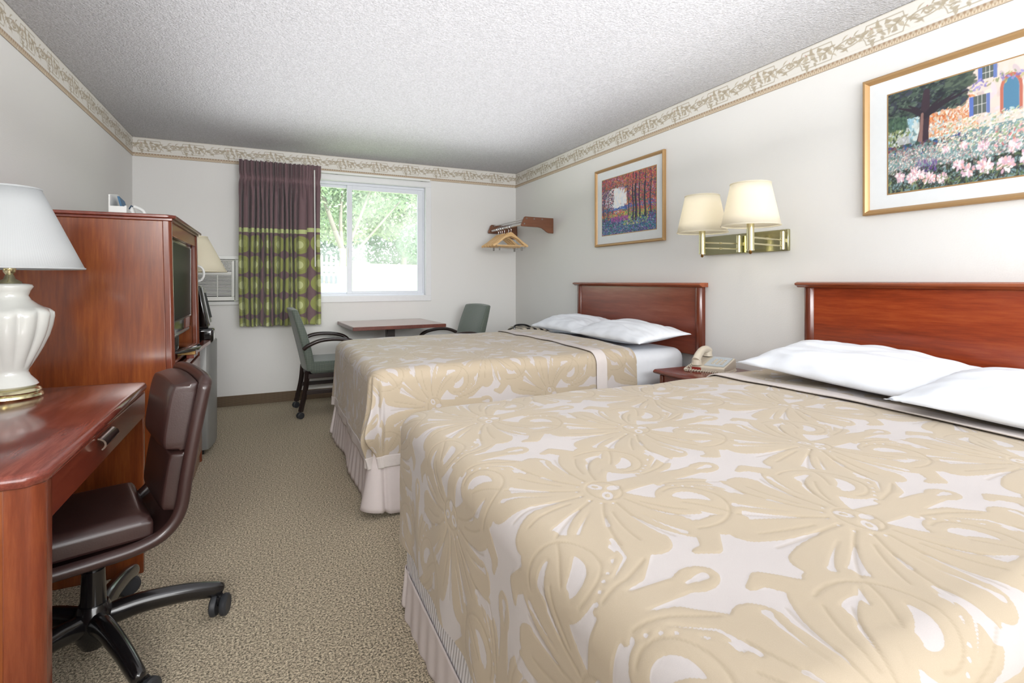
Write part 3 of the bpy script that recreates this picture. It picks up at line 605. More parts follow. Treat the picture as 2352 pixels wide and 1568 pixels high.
def bedspread(name, label, X0, X1, Y0, Y1, ztop, zbot, res, flap, shift, crown=.012, foldcorner=0, hem=0):
    """cloth over a bed: foot at X0, head end at X1; drops on the foot and both long sides"""
    R = .072; t = thing(name, label, 'bedspread', ((X0+X1)/2, (Y0+Y1)/2, ztop), group='gold damask bedspreads')
    def fig(u, v):
        q = DT.sample(v*1.0+shift[1], -u*1.0+shift[0]); return q[..., 0], q[..., 1]
    # low frequency softness
    def soft(x, y): return .0035*np.sin(x*9+1.3*np.sin(y*7))*np.cos(y*8+.7)+.002*np.sin(x*23+y*17)
    def build(xs, tag_, lift, has_foot, zb, mat='damask', nm='cover', patt=True, hem=0):
        """xs: x range covered on the top"""
        xa, xb = xs
        ix0, ix1, iy0, iy1 = (X0+R if has_foot else xa), xb, Y0+R, Y1-R
        nx, ny = max(2, int((ix1-ix0)/res)), int((iy1-iy0)/res)
        gx, gy = np.meshgrid(np.linspace(ix0, ix1, nx), np.linspace(iy0, iy1, ny), indexing='ij')
        def topz(x, y):
            cy = (y-(Y0+Y1)/2)/((Y1-Y0)/2); cx = np.clip((x-X0)/.5, 0, 1); return ztop-crown*cy**4-.02*(1-cx)**2+soft(x, y)*.8
        f, gr = fig(gx, gy) if patt else (np.zeros_like(gx), np.zeros_like(gx))
        hgt = lift+(.0035*np.clip((f-.3)/.5, 0, 1)*.25-.0010*np.exp(-((f-.46)/.12)**2)-.0016*gr if patt else 0)
        Pt = np.stack([gx, gy, topz(gx, gy)+hgt], -1).reshape(-1, 3)
        # ring path
        pts = []   # (px,py,nx,ny)
        if has_foot:
            nsd = int((ix1-ix0)/res); ysd = int((iy1-iy0)/res)
            for x in np.linspace(ix1, ix0, nsd): pts.append((x, iy1, 0, 1, 0))
            na = int(.55/res)
            for a in np.linspace(0, PI/2, na)[1:-1]: pts.append((ix0, iy1, -math.sin(a), math.cos(a), math.sin(2*a)))
            for y in np.linspace(iy1, iy0, ysd): pts.append((ix0, y, -1, 0, 0))
            for a in np.linspace(0, PI/2, na)[1:-1]: pts.append((ix0, iy0, -math.cos(a), -math.sin(a), -math.sin(2*a)))
            for x in np.linspace(ix0, ix1, nsd): pts.append((x, iy0, 0, -1, 0))
            rings = [np.array(pts)]
        else:
            nsd = max(2, int((ix1-ix0)/res)); rings = [np.array([(x, iy1, 0, 1, 0) for x in np.linspace(ix1, ix0, nsd)]), np.array([(x, iy0, 0, -1, 0) for x in np.linspace(ix0, ix1, nsd)])]
        allP = [Pt]; allF = [f.ravel()]; allG = [gr.ravel()]; faces = []; base = len(Pt)
        i = np.arange(nx-1)[:, None]*ny+np.arange(ny-1)[None, :]; faces.append(np.stack([i, i+ny, i+ny+1, i+1], -1).reshape(-1, 4))
        for rp in rings:
            arc = R*PI/2; H = arc+(ztop-R-zb); nh = int(H/res); h = np.linspace(0, H, nh)[None, :]
            px, py, qx, qy, cn = [rp[:, k][:, None] for k in range(5)]
            phi = np.clip(h/R, 0, PI/2); out = R*np.sin(phi); down = R*(1-np.cos(phi))+np.clip(h-arc, 0, None)
            s = np.arange(len(rp))[:, None]*res
            fall = np.clip((h-arc*.6)/(H-arc*.6), 0, 1)
            side = (np.abs(qx) > .99)
            wav = fall*(.004*np.sin(s*11)+.003*np.sin(s*27+1))
            flare = fall*.006
            if has_foot:
                c1 = np.abs(cn); th = np.arctan2(np.abs(qx), np.abs(qy))
                flare = flare+c1*fall*(.035 if foldcorner else -.015)
                if foldcorner:
                    near = (cn < 0); g = near*c1
                    flare = flare+g*fall*(.05*np.sin(th*9+fall*2)*np.sin(PI*np.clip(fall*1.15, 0, 1))-.02)+g*.10*np.exp(-((fall-.66)/.2)**2)*np.sin(PI*th/(PI/2))
                    flare = flare-near*.12*np.exp(-((th-1.10+fall*.45)/.13)**2)*fall*1.0
                else: flare = flare+c1*fall*.008*np.sin(th*8)
            u = px+qx*h; v = py+qy*h; fr, gq = fig(u, v) if patt else (np.zeros_like(u), np.zeros_like(u))
            emb = lift+(.0035*np.clip((fr-.3)/.5, 0, 1)*.25-.0010*np.exp(-((fr-.46)/.12)**2)-.0016*gq if patt else 0)
            ripple = fall*.004*mn(u*14, v*14) if patt else 0
            o_ = out+wav+flare+emb*np.sin(phi)+ripple
            x = px+qx*o_; y = py+qy*o_; z0 = topz(px, py); z = z0-down+emb*np.cos(phi)
            z = np.where(down > .0, z+(ztop-z0)*np.clip(down/.3, 0, 1), z)+fall*.005*np.sin(s*6.5)
            Pr = np.stack([x+0*z, y+0*z, z], -1).reshape(-1, 3); 
            kh = nh-int(hem/res) if hem else nh; n0 = len(rp); P3 = Pr.reshape(n0, nh, 3)
            if hem:
                hm = P3[:, kh-1:].copy(); hm[:, :, 0] += qx*.002; hm[:, :, 1] += qy*.002
                oh = grid_mesh('hem_band', hm.reshape(-1, 3), n0, nh-kh+1, 'hem_fabric', t); md = oh.modifiers.new('solid', 'SOLIDIFY'); md.thickness = .004; md.offset = 0
            Pr = P3[:, :kh].reshape(-1, 3); allP.append(Pr); allF.append(np.broadcast_to(fr, z.shape)[:, :kh].ravel()); allG.append(np.broadcast_to(gq, z.shape)[:, :kh].ravel())
            i = base+np.arange(n0-1)[:, None]*kh+np.arange(kh-1)[None, :]; nh = kh; faces.append(np.stack([i, i+1, i+nh+1, i+nh], -1).reshape(-1, 4)); base += len(Pr)
        o = grid_mesh(nm, np.concatenate(allP), 0, 0, mat, t, attrs={'fig': np.concatenate(allF), 'groove': np.concatenate(allG)}, faces=np.concatenate(faces))
        bm = bmesh.new(); bm.from_mesh(o.data); bmesh.ops.remove_doubles(bm, verts=[v for v in bm.verts if v.is_boundary], dist=.0006)
        bmesh.ops.recalc_face_normals(bm, faces=bm.faces); bm.to_mesh(o.data); bm.free()
        return o
    build((X0, flap[1]), 'main', .0, True, zbot, hem=hem)
    # hem: pale band below the figure on the foot/sides
    hem_drop = zbot
    # turned-back flap with its pale band
    def wavy(o, amp=.012):
        off = np.array(OFF[o.name]); n = len(o.data.vertices); co = np.empty(n*3, np.float32); o.data.vertices.foreach_get('co', co); co = co.reshape(-1, 3)
        co[:, 0] += amp*np.sin((co[:, 1]+off[1])*6.3)+amp*.4*np.sin((co[:, 1]+off[1])*15); o.data.vertices.foreach_set('co', co.ravel()); o.data.update()
    o = build((flap[0]+.075, flap[1]), 'flap', .012, False, zbot+.03, nm='turned_flap'); wavy(o)
    o = build((flap[0], flap[0]+.078), 'band', .0125, False, zbot+.03, 'hem_fabric', 'flap_band', False); wavy(o)
    md = o.modifiers.new('solid', 'SOLIDIFY'); md.thickness = .005; md.offset = -1
    return t, build
def mn(a, b): return np.sin(a+1.7*np.sin(b))*np.cos(b*.8+1.1*np.sin(a*.7))
def bed(lab, X0, X1, Y0, Y1, ztop, grp='motel beds'):
    t = thing('bed', lab, 'bed', ((X0+X1)/2, (Y0+Y1)/2, 0), group=None)
    # mattress + sheet with rounded edges
    m = B('mattress', 'sheet_white', t, X0+.03, X1, Y0+.022, Y1-.022, ztop-.27, ztop-.012, .07, seg=6)
    B('box_spring', 'ticking', t, X0+.008, X1, Y0+.006, Y1-.006, .10, ztop-.275, .02, seg=3)
    m = MB()
    for x in (X0+.15, X1-.15):
        for y in (Y0+.15, Y1-.15): m.cyl((x, y, 0), (x, y, .16), .03, n=12)
    m.box(X0+.06, X1, Y0+.05, Y1-.05, .13, .17); m.build('bed_base', 'dark_wood', t)
    return t
def skirt(t, X0, X1, Y0, Y1, zt, flare=.03, gather=.008, zb=.015, cf=.03):
    """dust ruffle round foot and sides with a split pleat at each foot corner"""
    path = []; r = .03
    for x in np.linspace(X1, X0+r, 260): path.append((x, Y1, 0, 1))
    for a in np.linspace(0, PI/2, 14): path.append((X0+r-r*math.sin(a), Y1-r+r*math.cos(a), -math.sin(a), math.cos(a)))
    for y in np.linspace(Y1-r, Y0+r, 220): path.append((X0, y, -1, 0))
    for a in np.linspace(0, PI/2, 14): path.append((X0+r-r*math.cos(a), Y0+r-r*math.sin(a), -math.cos(a), -math.sin(a)))
    for x in np.linspace(X0+r, X1, 260): path.append((x, Y0, 0, -1))
    p = np.array(path); n = len(p); nh = 16; h = np.linspace(0, 1, nh)[None, :]
    s = np.concatenate([[0], np.cumsum(np.hypot(np.diff(p[:, 0]), np.diff(p[:, 1])))])[:, None]
    d1 = np.hypot(p[:, 0]-X0, p[:, 1]-Y0)[:, None]; d2 = np.hypot(p[:, 0]-X0, p[:, 1]-Y1)[:, None]; dc = np.minimum(d1, d2)
    o = h*flare*(1+.4*np.sin(s*9))+gather*np.sin(s*70)*h**.5*.35+cf*h*np.exp(-(dc/.10)**2)-.03*np.exp(-((dc-.05)/.012)**2)*h**.3
    x = p[:, 0:1]+p[:, 2:3]*o; y = p[:, 1:2]+p[:, 3:4]*o; z = zt+(zb-zt)*h+.012*h*np.sin(s*5)+.03*h*np.exp(-(dc/.07)**2)
    ob = grid_mesh('bed_skirt', np.stack([x, y, z], -1).reshape(-1, 3), n, nh, 'skirt_fabric', t)
    md = ob.modifiers.new('solid', 'SOLIDIFY'); md.thickness = .003
FB = (.455, 2.565, 2.63, 4.17, .742)     # far bed
NB = (.425, 2.565, .345, 1.90, .722)    # near bed
b = bed('bed nearest the window, white sheet showing at its head', .475, 2.56, 2.645, 4.155, .735); skirt(b, .475, 2.55, 2.645, 4.155, .34, .03)
b = bed('large bed in the right foreground with striped box spring side', .438, 2.56, .36, 1.86, .715); skirt(b, .442, 2.55, .362, 1.862, .150, .006, zb=.002, cf=.008)
bedspread('bedspread', 'gold damask bedspread on the far bed beside the window end, bulging at its corner', *FB, .235, .006, (1.80, 2.10), (.1, .2), foldcorner=1, hem=.06)
bedspread('bedspread', 'gold damask bedspread covering the near bed in the right foreground', *NB, .262, .0038, (1.945, 2.50), (.33, .05))
#@@FURN
# ------------------------------------------------------------------ pillows
def pillow(label, cx, cy, cz, L, Wd, T, tilt, rz, seed, roll=0, grp='white pillows'):
    nu, nv = 90, 64; u = np.linspace(-1, 1, nu)[:, None]+np.zeros((1, nv)); v = np.linspace(-1, 1, nv)[None, :]+np.zeros((nu, 1))
    prof = (np.clip(1-np.abs(u)**2.6, 0, 1)**.62)*(np.clip(1-np.abs(v)**2.4, 0, 1)**.6)
    pin = 1-.10*(1-np.abs(u)**2)*0-.0; ex = 1-.07*(1-u**2)*np.abs(v)**3; ey = 1-.10*(1-v**2)*np.abs(u)**3
    x = v*Wd/2*ex; y = u*L/2*ey
    w = .010*mn(u*3+seed, v*4)*prof+.004*mn(u*9, v*11+seed)+.004*np.sin(u*17+v*5+seed)*(np.abs(v)**2)
    top = T*.62*prof+w*1.0; bot = -T*.38*prof**1.4
    def place(z):
        P = np.stack([x, y, z], -1).reshape(-1, 3); M = Matrix.Rotation(rz, 3, 'Z') @ Matrix.Rotation(tilt, 3, 'Y') @ Matrix.Rotation(roll, 3, 'X')
        return P @ np.array(M).T+np.array((cx, cy, cz))
    e = (np.abs(u) > .999) | (np.abs(v) > .999); top = np.where(e, .001, top); bot = np.where(e, -.001, bot)
    A, Bm = place(top), place(bot); i = np.arange(nu-1)[:, None]*nv+np.arange(nv-1)[None, :]
    f1 = np.stack([i, i+nv, i+nv+1, i+1], -1).reshape(-1, 4); f2 = f1[:, ::-1]+nu*nv
    t = thing('pillow', label, 'pillow', (cx, cy, cz-.05), group=grp)
    o = grid_mesh('pillow_case', np.concatenate([A, Bm]), 0, 0, 'pillow_white', t, faces=np.concatenate([f1, f2]))
    bm = bmesh.new(); bm.from_mesh(o.data); bmesh.ops.remove_doubles(bm, verts=bm.verts, dist=.003); bmesh.ops.recalc_face_normals(bm, faces=bm.faces); bm.to_mesh(o.data); bm.free()
    # seam flap at the open end
    return t
pillow('white pillow on the far bed, end nearest the window', 2.33, 3.71, .80, .80, .44, .14, -.10, .0, 1, grp=None)
pillow('white pillow on the far bed, end nearest the nightstand', 2.32, 3.015, .80, .84, .44, .14, -.10, -.0, 2.4, grp=None)
pillow('white pillow on the near bed beside the nightstand', 2.25, 1.345, .805, .84, .50, .125, -.13, .04, 4.1, .05, grp=None)
pillow('white pillow at the right edge of the photo on the near bed', 2.17, .655, .790, .84, .50, .13, -.12, .05, 5.7, .03, grp=None)
# ------------------------------------------------------------------ headboards
def headboard(label, y0, y1, z0, z1, pm='mahogany_head'):
    t = thing('headboard', label, 'headboard', (XR-.03, (y0+y1)/2, z0), group=None); x = XR-.001
    B('panel', pm, t, x-.030, x, y0+.05, y1-.05, z0, z1-.03, .002)
    for a, b_ in ((y0, y0+.055), (y1-.055, y1)):
        MB().prism([(x, a), (x, b_), (x-.03, b_), (x-.046, b_-.012), (x-.05, (a+b_)/2), (x-.046, a+.012), (x-.03, a)], 'z', z0-.004, z1-.03).build('post', 'mahogany_post', t, .003)
    prof = [(x, z1-.03), (x-.052, z1-.03), (x-.058, z1-.026), (x-.062, z1-.022), (x-.074, z1-.018), (x-.078, z1-.011), (x-.074, z1-.005), (x-.064, z1-.003), (x-.060, z1), (x, z1)]
    MB().prism(prof, 'y', y0-.025, y1+.025).build('cap_rail', 'mahogany_edge', t, .003)
headboard('cherry wood headboard of the far bed, light worn patches across its panel', 2.575, 4.10, .674, 1.163, 'mahogany_worn')
headboard('cherry wood headboard of the near bed, cut by the right edge of the photo', .33, 1.85, .674, 1.170)
# ------------------------------------------------------------------ nightstand
t = thing('nightstand', 'reddish wood nightstand between the two beds', 'nightstand', (2.38, 2.2, 0))
nz = .635; B('body', 'mahogany_dark', t, 2.16, 2.625, 1.96, 2.47, .05, nz-.028, .004)
MB().prism([(2.625, nz-.028), (2.145, nz-.028), (2.128, nz-.022), (2.124, nz-.012), (2.132, nz-.003), (2.14, nz), (2.625, nz)], 'y', 1.925, 2.50).build('top', 'mahogany_dark', t, .004)
for z in (.35, .12):
    d = B('drawer', 'mahogany_dark', t, 2.148, 2.162, 1.99, 2.44, z, z+.215, .004); MB().tube(bez([(2.148, 2.17, z+.12), (2.13, 2.18, z+.12), (2.13, 2.25, z+.12), (2.148, 2.26, z+.12)], 5), .005).build('handle', 'chrome', d)
for y in (2.455, 1.965): B('corner_post', 'mahogany_post', t, 2.15, 2.172, y-.012, y+.012, 0, nz-.03, .004)
B('plinth', 'mahogany_dark', t, 2.2, 2.6, 2.0, 2.43, 0, .05, .003)
# ------------------------------------------------------------------ telephone (local, then turned)
t = thing('telephone', 'cream corded desk telephone on the nightstand', 'telephone', (2.425, 2.315, nz+.001), math.radians(-66), local=True)
# local: x across, y = from front (0-) to back(+), base wedge
MB().prism([(-.105, 0), (.105, 0), (.105, .062), (.09, .07), (-.10, .034), (-.105, .028)], 'x', -.10, .105).build('base', 'phone_plastic', t, .008, 3)
def fz(y): return .034+(y+.10)/.19*.036
m = MB(); m.add([(-.02, -.085, fz(-.085)+.001), (.095, -.085, fz(-.085)+.001), (.095, .08, fz(.08)+.001), (-.02, .08, fz(.08)+.001), (-.02, -.085, fz(-.085)+.004), (.095, -.085, fz(-.085)+.004), (.095, .08, fz(.08)+.004), (-.02, .08, fz(.08)+.004)],
  [(0, 3, 2, 1), (4, 5, 6, 7), (0, 1, 5, 4), (1, 2, 6, 5), (2, 3, 7, 6), (3, 0, 4, 7)]); m.build('face_card', 'phone_card', t)
for r in range(4):
    for c_ in range(3):
        x, y = .01+c_*.026, -.055+r*.024; B('key', 'phone_plastic', t, x, x+.016, y, y+.013, fz(y)+.003, fz(y)+.010, .002)
B('message_light', 'phone_red', t, -.085, -.03, -.108, -.098, .010, .026, .002)
m = MB().tube(bez([(-.062, -.10, fz(-.10)+.028), (-.062, -.06, fz(-.06)+.050), (-.062, .0, fz(0)+.062), (-.062, .06, fz(.06)+.050), (-.062, .105, fz(.10)+.028)], 8), [.021+.004*abs(1-i/16) for i in range(33)], 14)
hs = m.build('handset', 'phone_plastic', t)
MB().cyl((-.062, -.088, fz(-.09)+.002), (-.062, -.088, fz(-.09)+.032), .030, .026).build('earpiece', 'phone_plastic', hs); MB().cyl((-.062, .085, fz(.09)+.002), (-.062, .085, fz(.09)+.032), .030, .026).build('mouthpiece', 'phone_plastic', hs)
core = bez([(-.075, -.11, .045), (-.115, -.125, .012), (-.09, -.150, .011), (.0, -.150, .011), (.075, -.148, .011), (.115, -.130, .012), (.13, -.08, .011), (.128, .02, .011)], 60); pts = []
for i, p in enumerate(core): a = i*.62; d = (core[min(i+1, len(core)-1)]-core[max(i-1, 0)]).normalized(); n1 = d.cross(Vector((0, 0, 1))).normalized(); n2 = n1.cross(d); pts.append(p+n1*.0072*math.cos(a)+n2*.0072*math.sin(a))
MB().tube(pts, .0021, 6).build('coiled_cord', 'phone_plastic', t)
t = thing('pen', 'blue pen lying beside the telephone', 'pen', (2.41, 2.165, nz+.006), math.radians(25), local=True)
MB().cyl((-.05, 0, 0), (.05, 0, 0), .005).build('barrel', 'pen_blue', t); MB().cyl((.05, 0, 0), (.066, 0, 0), .0045, .001).build('tip', 'plastic_white', t)
# ------------------------------------------------------------------ framed pictures
def frame(label, y0, y1, z0, z1, iy0, iy1, iz0, iz1, canvas, fw=.023):
    t = thing('framed_picture', label, 'picture', (XR, (y0+y1)/2, z0)); x = XR-.001
    # mitred moulding
    prof = [(0, 0), (0, .022), (.006, .027), (.013, .027), (.018, .022), (fw-.003, .014), (fw, .008), (fw, 0)]
    m = MB(); cs = [(y0, z0, 1, 1), (y1, z0, -1, 1), (y1, z1, -1, -1), (y0, z1, 1, -1)]; n = len(prof)
    vs = [(x-h, cy+sy*w, cz+sz*w) for cy, cz, sy, sz in cs for w, h in prof]
    fs = [(k*n+i, k*n+(i+1) % n, ((k+1) % 4)*n+(i+1) % n, ((k+1) % 4)*n+i) for k in range(4) for i in range(n)]
    m.add(vs, fs).build('frame', 'gold_leaf', t, angle=25)
    B('mat_board', 'mat_board', t, x-.008, x-.002, y0+fw-.004, y1-fw+.004, z0+fw-.004, z1-fw+.004, 0)
    q = .006; B('inner_fillet', 'gold_leaf', t, x-.0095, x-.007, iy0-q, iy1+q, iz0-q, iz1+q, .001)
    Lx, Lz = iy1-iy0, iz1-iz0; nu, nv = int(Lx/.0021), int(Lz/.0021); u = np.linspace(0, 1, nu); v = np.linspace(0, 1, nv); U, V = np.meshgrid(u, v, indexing='ij')
    P = np.stack([np.full_like(U, x-.0102), iy1-U*Lx, iz0+V*Lz], -1); col = canvas.sample(U*canvas.W/canvas.r, V*canvas.H/canvas.r)
    grid_mesh('print', P.reshape(-1, 3), nu, nv, 'printed_art', t, colors=col)
def dabs(c, n, x0, x1, y0, y1, rmin, rmax, cols, rg, ang=0, spread=3, asp=.45, alpha=.85):
    for _ in range(n):
        r = rg.uniform(rmin, rmax); col = np.array(slin(rg.choice(cols)))*rg.uniform(.8, 1.2); c.ell(rg.uniform(x0, x1), rg.uniform(y0, y1), r, r*asp, ang+rg.uniform(-spread, spread), np.clip(col, 0, 1), alpha)
def forest():
    w, h = .69, .475; c = Canvas(w, h, 620, 3, slin((70, 84, 120)), wrap=False); rg = random.Random(11)
    dabs(c, 300, 0, w, .2, h, .01, .03, [(206, 150, 150), (190, 160, 190), (214, 170, 130)], rg)
    for k in range(500): a, q = rg.uniform(0, 6.3), rg.uniform(0, 1)**.6; c.ell(.20+.14*q*math.cos(a), .28+.10*q*math.sin(a), .016, .010, a, slin(rg.choice([(244, 244, 248), (232, 238, 246), (250, 244, 240)])), .8)
    dabs(c, 260, 0, w, .185, .22, .006, .016, [(70, 110, 190), (96, 140, 200), (66, 90, 160)], rg, .1, .2)
    dabs(c, 900, 0, w, .12, .195, .004, .011, [(216, 130, 80), (206, 176, 90), (196, 90, 70), (150, 170, 90), (206, 100, 110), (90, 140, 80)], rg, 0, .5)
    dabs(c, 700, .38, w, .15, .28, .004, .010, [(196, 70, 60), (160, 70, 120), (216, 120, 70), (80, 150, 80), (90, 80, 170)], rg, 0, .6)
    dabs(c, 2400, 0, w, 0, .14, .003, .009, [(34, 56, 120), (30, 110, 130), (84, 50, 130), (28, 96, 84), (120, 60, 140), (28, 40, 76), (60, 140, 120), (40, 120, 170)], rg, 0, .9)
    dabs(c, 260, .3, .6, .06, .17, .004, .010, [(176, 196, 80), (110, 170, 70), (206, 180, 100)], rg, .4, .7)
    dabs(c, 1200, .0, .17, .17, h, .003, .008, [(150, 46, 86), (30, 110, 120), (90, 56, 130), (186, 70, 80), (36, 84, 90)], rg)
    dabs(c, 2000, 0, w, .38, h, .003, .008, [(196, 80, 60), (170, 46, 80), (216, 126, 80), (120, 60, 120), (70, 110, 60)], rg)
    dabs(c, 2600, .34, w, .24, h, .003, .008, [(170, 46, 76), (120, 56, 130), (70, 120, 60), (206, 80, 84), (216, 130, 80), (50, 70, 60)], rg)
    for x, wd, b, tp in ((.50, .009, .12, h), (.42, .010, .1, h), (.455, .015, .10, .46), (.565, .012, .12, h), (.63, .008, .14, h), (.36, .006, .14, h), (.09, .006, .13, .34), (.03, .007, .12, .3)):
        ys = np.linspace(b, tp, 10); c.path(np.stack([x+.006*np.sin(ys*22+x*9), ys], 1), np.linspace(wd, wd*.5, 10), slin((36, 34, 52))); c.path(np.stack([x+wd*.4+.006*np.sin(ys*22+x*9), ys], 1), wd*.18, slin((110, 80, 110)), .7)
    dabs(c, 500, .3, w, .38, h, .003, .006, [(206, 96, 70), (190, 60, 86), (230, 160, 100), (90, 130, 60)], rg)
    dabs(c, 700, 0, w, 0, .11, .0025, .006, [(90, 160, 200), (150, 100, 200), (206, 186, 216), (60, 90, 170), (80, 180, 150)], rg, 0, .8)
    dabs(c, 160, .13, .36, .10, .14, .004, .009, [(140, 40, 140), (180, 70, 150), (170, 90, 170)], rg, 0, .5); return c
def garden():
    w, h = 1.55, .46; c = Canvas(w, h, 620, 3, slin((120, 146, 148)), wrap=False); rg = random.Random(21)
    dabs(c, 300, 0, .4, .2, h, .01, .03, [(150, 190, 206), (176, 206, 214), (206, 214, 210)], rg)
    c.rect(.40, .22, w, h, slin((222, 206, 196))); dabs(c, 260, .40, w, .24, h, .01, .03, [(226, 208, 196), (216, 196, 190), (232, 220, 208), (206, 190, 196)], rg)
    dabs(c, 1200, .22, .52, .22, .36, .004, .011, [(214, 136, 84), (190, 104, 62), (226, 184, 150), (206, 160, 116), (236, 220, 206)], rg)
    for x0, z0, x1, z1 in ((.50, .275, .565, .35), (.545, .41, .60, h), (.78, .28, .84, .36), (.78, .41, .84, h)):
        c.rect(x0, z0, x1, z1, slin((92, 100, 96))); c.rect(x0-.022, z0-.005, x0, z1, slin((92, 116, 186))); c.rect(x1, z0-.005, x1+.018, z1, slin((104, 124, 180)))
        for k in (1, 2): c.rect(x0+(x1-x0)*k/3-.0012, z0, x0+(x1-x0)*k/3+.0012, z1, slin((214, 214, 210)))
        c.rect(x0, (z0+z1)/2-.001, x1, (z0+z1)/2+.001, slin((214, 214, 210)))
    t = np.linspace(0, PI, 16); c.path([(.64, .26)]+[(.685-.045*math.cos(q), .35+.05*math.sin(q)) for q in t]+[(.73, .26)], .008, slin((186, 110, 92)))
    c.rect(.648, .26, .722, .35, slin((84, 130, 160))); c.ell(.685, .35, .037, .042, 0, slin((84, 130, 160)))
    dabs(c, 250, .45, w, .375, .415, .005, .012, [(140, 150, 110), (150, 140, 196), (176, 170, 120), (120, 110, 170)], rg)
    # dark tree
    dabs(c, 1900, 0, .46, .33, h, .006, .022, [(46, 60, 54), (70, 86, 76), (36, 42, 50), (90, 106, 94), (58, 62, 76)], rg, .2, .5, .35)
    dabs(c, 160, .0, .12, .27, .34, .008, .02, [(78, 104, 84), (60, 84, 72)], rg); dabs(c, 120, .36, .50, .40, h, .01, .026, [(58, 70, 66), (84, 98, 84)], rg, .1, .4, .3)
    c.path([(.215, .195), (.225, .26), (.23, .33), (.24, .42)], [.040, .028, .030, .02], slin((60, 46, 56)))
    for dx in (-.16, -.1, .1, .17, .24): c.path([(.23, .32), (.23+dx*.5, .36), (.23+dx, .385)], [.012, .008, .003], slin((48, 40, 50))); c.path([(.200, .20), (.208, .26), (.215, .33)], [.014, .010, .008], slin((136, 104, 98)), .8)
    dabs(c, 200, .0, .13, .20, .28, .006, .014, [(120, 140, 90), (60, 76, 56), (200, 206, 206), (156, 166, 120)], rg)
    c.rect(.06, .215, .14, .25, slin((196, 196, 206)), .6)
    # meadow
    dabs(c, 500, 0, .46, .16, .21, .006, .016, [(76, 52, 84), (110, 60, 90), (60, 96, 150), (50, 80, 70), (120, 90, 80)], rg, .1, .3)
    dabs(c, 1600, 0, w, .08, .2, .006, .014, [(120, 150, 150), (96, 130, 120), (150, 130, 130), (140, 160, 160)], rg, .3, 1.2)
    dabs(c, 3600, 0, w, .08, .185, .0025, .0075, [(206, 190, 184), (166, 190, 190), (206, 170, 160), (120, 160, 160), (232, 226, 220), (140, 120, 140), (90, 110, 100)], rg, .3, 1.2)
    dabs(c, 2000, .3, w, .15, .27, .003, .009, [(236, 226, 214), (222, 206, 180), (176, 200, 200), (150, 170, 130), (232, 210, 200)], rg, .3, .6)
    dabs(c, 260, .6, w, .12, .2, .005, .012, [(206, 110, 110), (226, 160, 160), (150, 170, 130), (236, 230, 226)], rg)
    dabs(c, 2600, 0, w, 0, .095, .004, .014, [(40, 48, 44), (52, 68, 50), (70, 52, 48), (80, 98, 70), (34, 34, 42), (46, 58, 50)], rg, .5, 1.3, .3)
    dabs(c, 120, .17, .30, .07, .13, .003, .008, [(110, 70, 150), (84, 60, 130)], rg, 1.5, .3, .3)
    for x, y, r in ((.075, .068, .030), (.165, .085, .022), (.15, .052, .032), (.205, .066, .026), (.255, .042, .034), (.33, .036, .028), (.42, .078, .030), (.47, .050, .034), (.56, .06, .04), (.66, .05, .04), (.76, .07, .036), (.88, .05, .04), (.35, .155, .02), (.45, .16, .024), (.55, .14, .028), (.7, .12, .03)):
        for k in range(46): a, q = rg.uniform(0, 6.3), rg.uniform(0, 1)**.6; c.ell(x+r*q*math.cos(a), y+r*.7*q*math.sin(a), r*.26, r*.16, a, slin(rg.choice([(240, 222, 222), (228, 176, 172), (246, 238, 236), (206, 170, 186), (220, 196, 206)])), .9)
    dabs(c, 150, 0, w, 0, .05, .006, .016, [(98, 120, 80), (130, 142, 100)], rg, .8, .9, .25); return c
frame('small gold-framed print of a colourful autumn forest, left of the wall lamp', 2.953, 3.84, 1.472, 2.140, 3.05, 3.744, 1.567, 2.042, forest())
frame('large gold-framed print of a tree, house and flower garden above the near headboard', .33, 1.553, 1.49, 2.140, .44, 1.444, 1.583, 2.042, garden(), .026)
# ------------------------------------------------------------------ wall lamp with two swing arms
t = thing('wall_lamp', 'brass twin swing-arm wall lamp with two lit pleated shades', 'lamp', (XR, 2.26, 1.4))
B('back_plate', 'brass_plate', t, XR-.022, XR-.001, 1.953, 2.575, 1.343, 1.465, .004)
def shade(name, mat, parent, c, r0, r1, z0, z1, n=96, rims=True):
    prof = [(r0, z0), (r0*.75+r1*.25, z0*.75+z1*.25), ((r0+r1)/2, (z0+z1)/2), (r0*.25+r1*.75, z0*.25+z1*.75), (r1, z1)]
    m = MB().lathe(prof, (c[0], c[1], 0), n, cap=False)
    o = m.build(name, mat, parent, uvf=None, angle=80)
    u = o.data.uv_layers.new(name='UVMap'); me = o.data
    for p in me.polygons:
        cc = p.center+Vector(OFF[o.name]); a0 = math.atan2(cc.y-c[1], cc.x-c[0])
        for li in p.loop_indices:
            v = me.vertices[me.loops[li].vertex_index].co+Vector(OFF[o.name]); a = math.atan2(v.y-c[1], v.x-c[0])
            while a-a0 > PI: a -= 2*PI
            while a-a0 < -PI: a += 2*PI
            u.data[li].uv = (a/(2*PI), v.z)
    md = o.modifiers.new('solid', 'SOLIDIFY'); md.thickness = .0015
    if rims:
        for r, z in ((r0, z0), (r1, z1)): MB().tube([(c[0]+r*math.cos(2*PI*k/48), c[1]+r*math.sin(2*PI*k/48), z) for k in range(48)], .0035, 8, closed=True).build('shade_rim', mat, o)
    return o
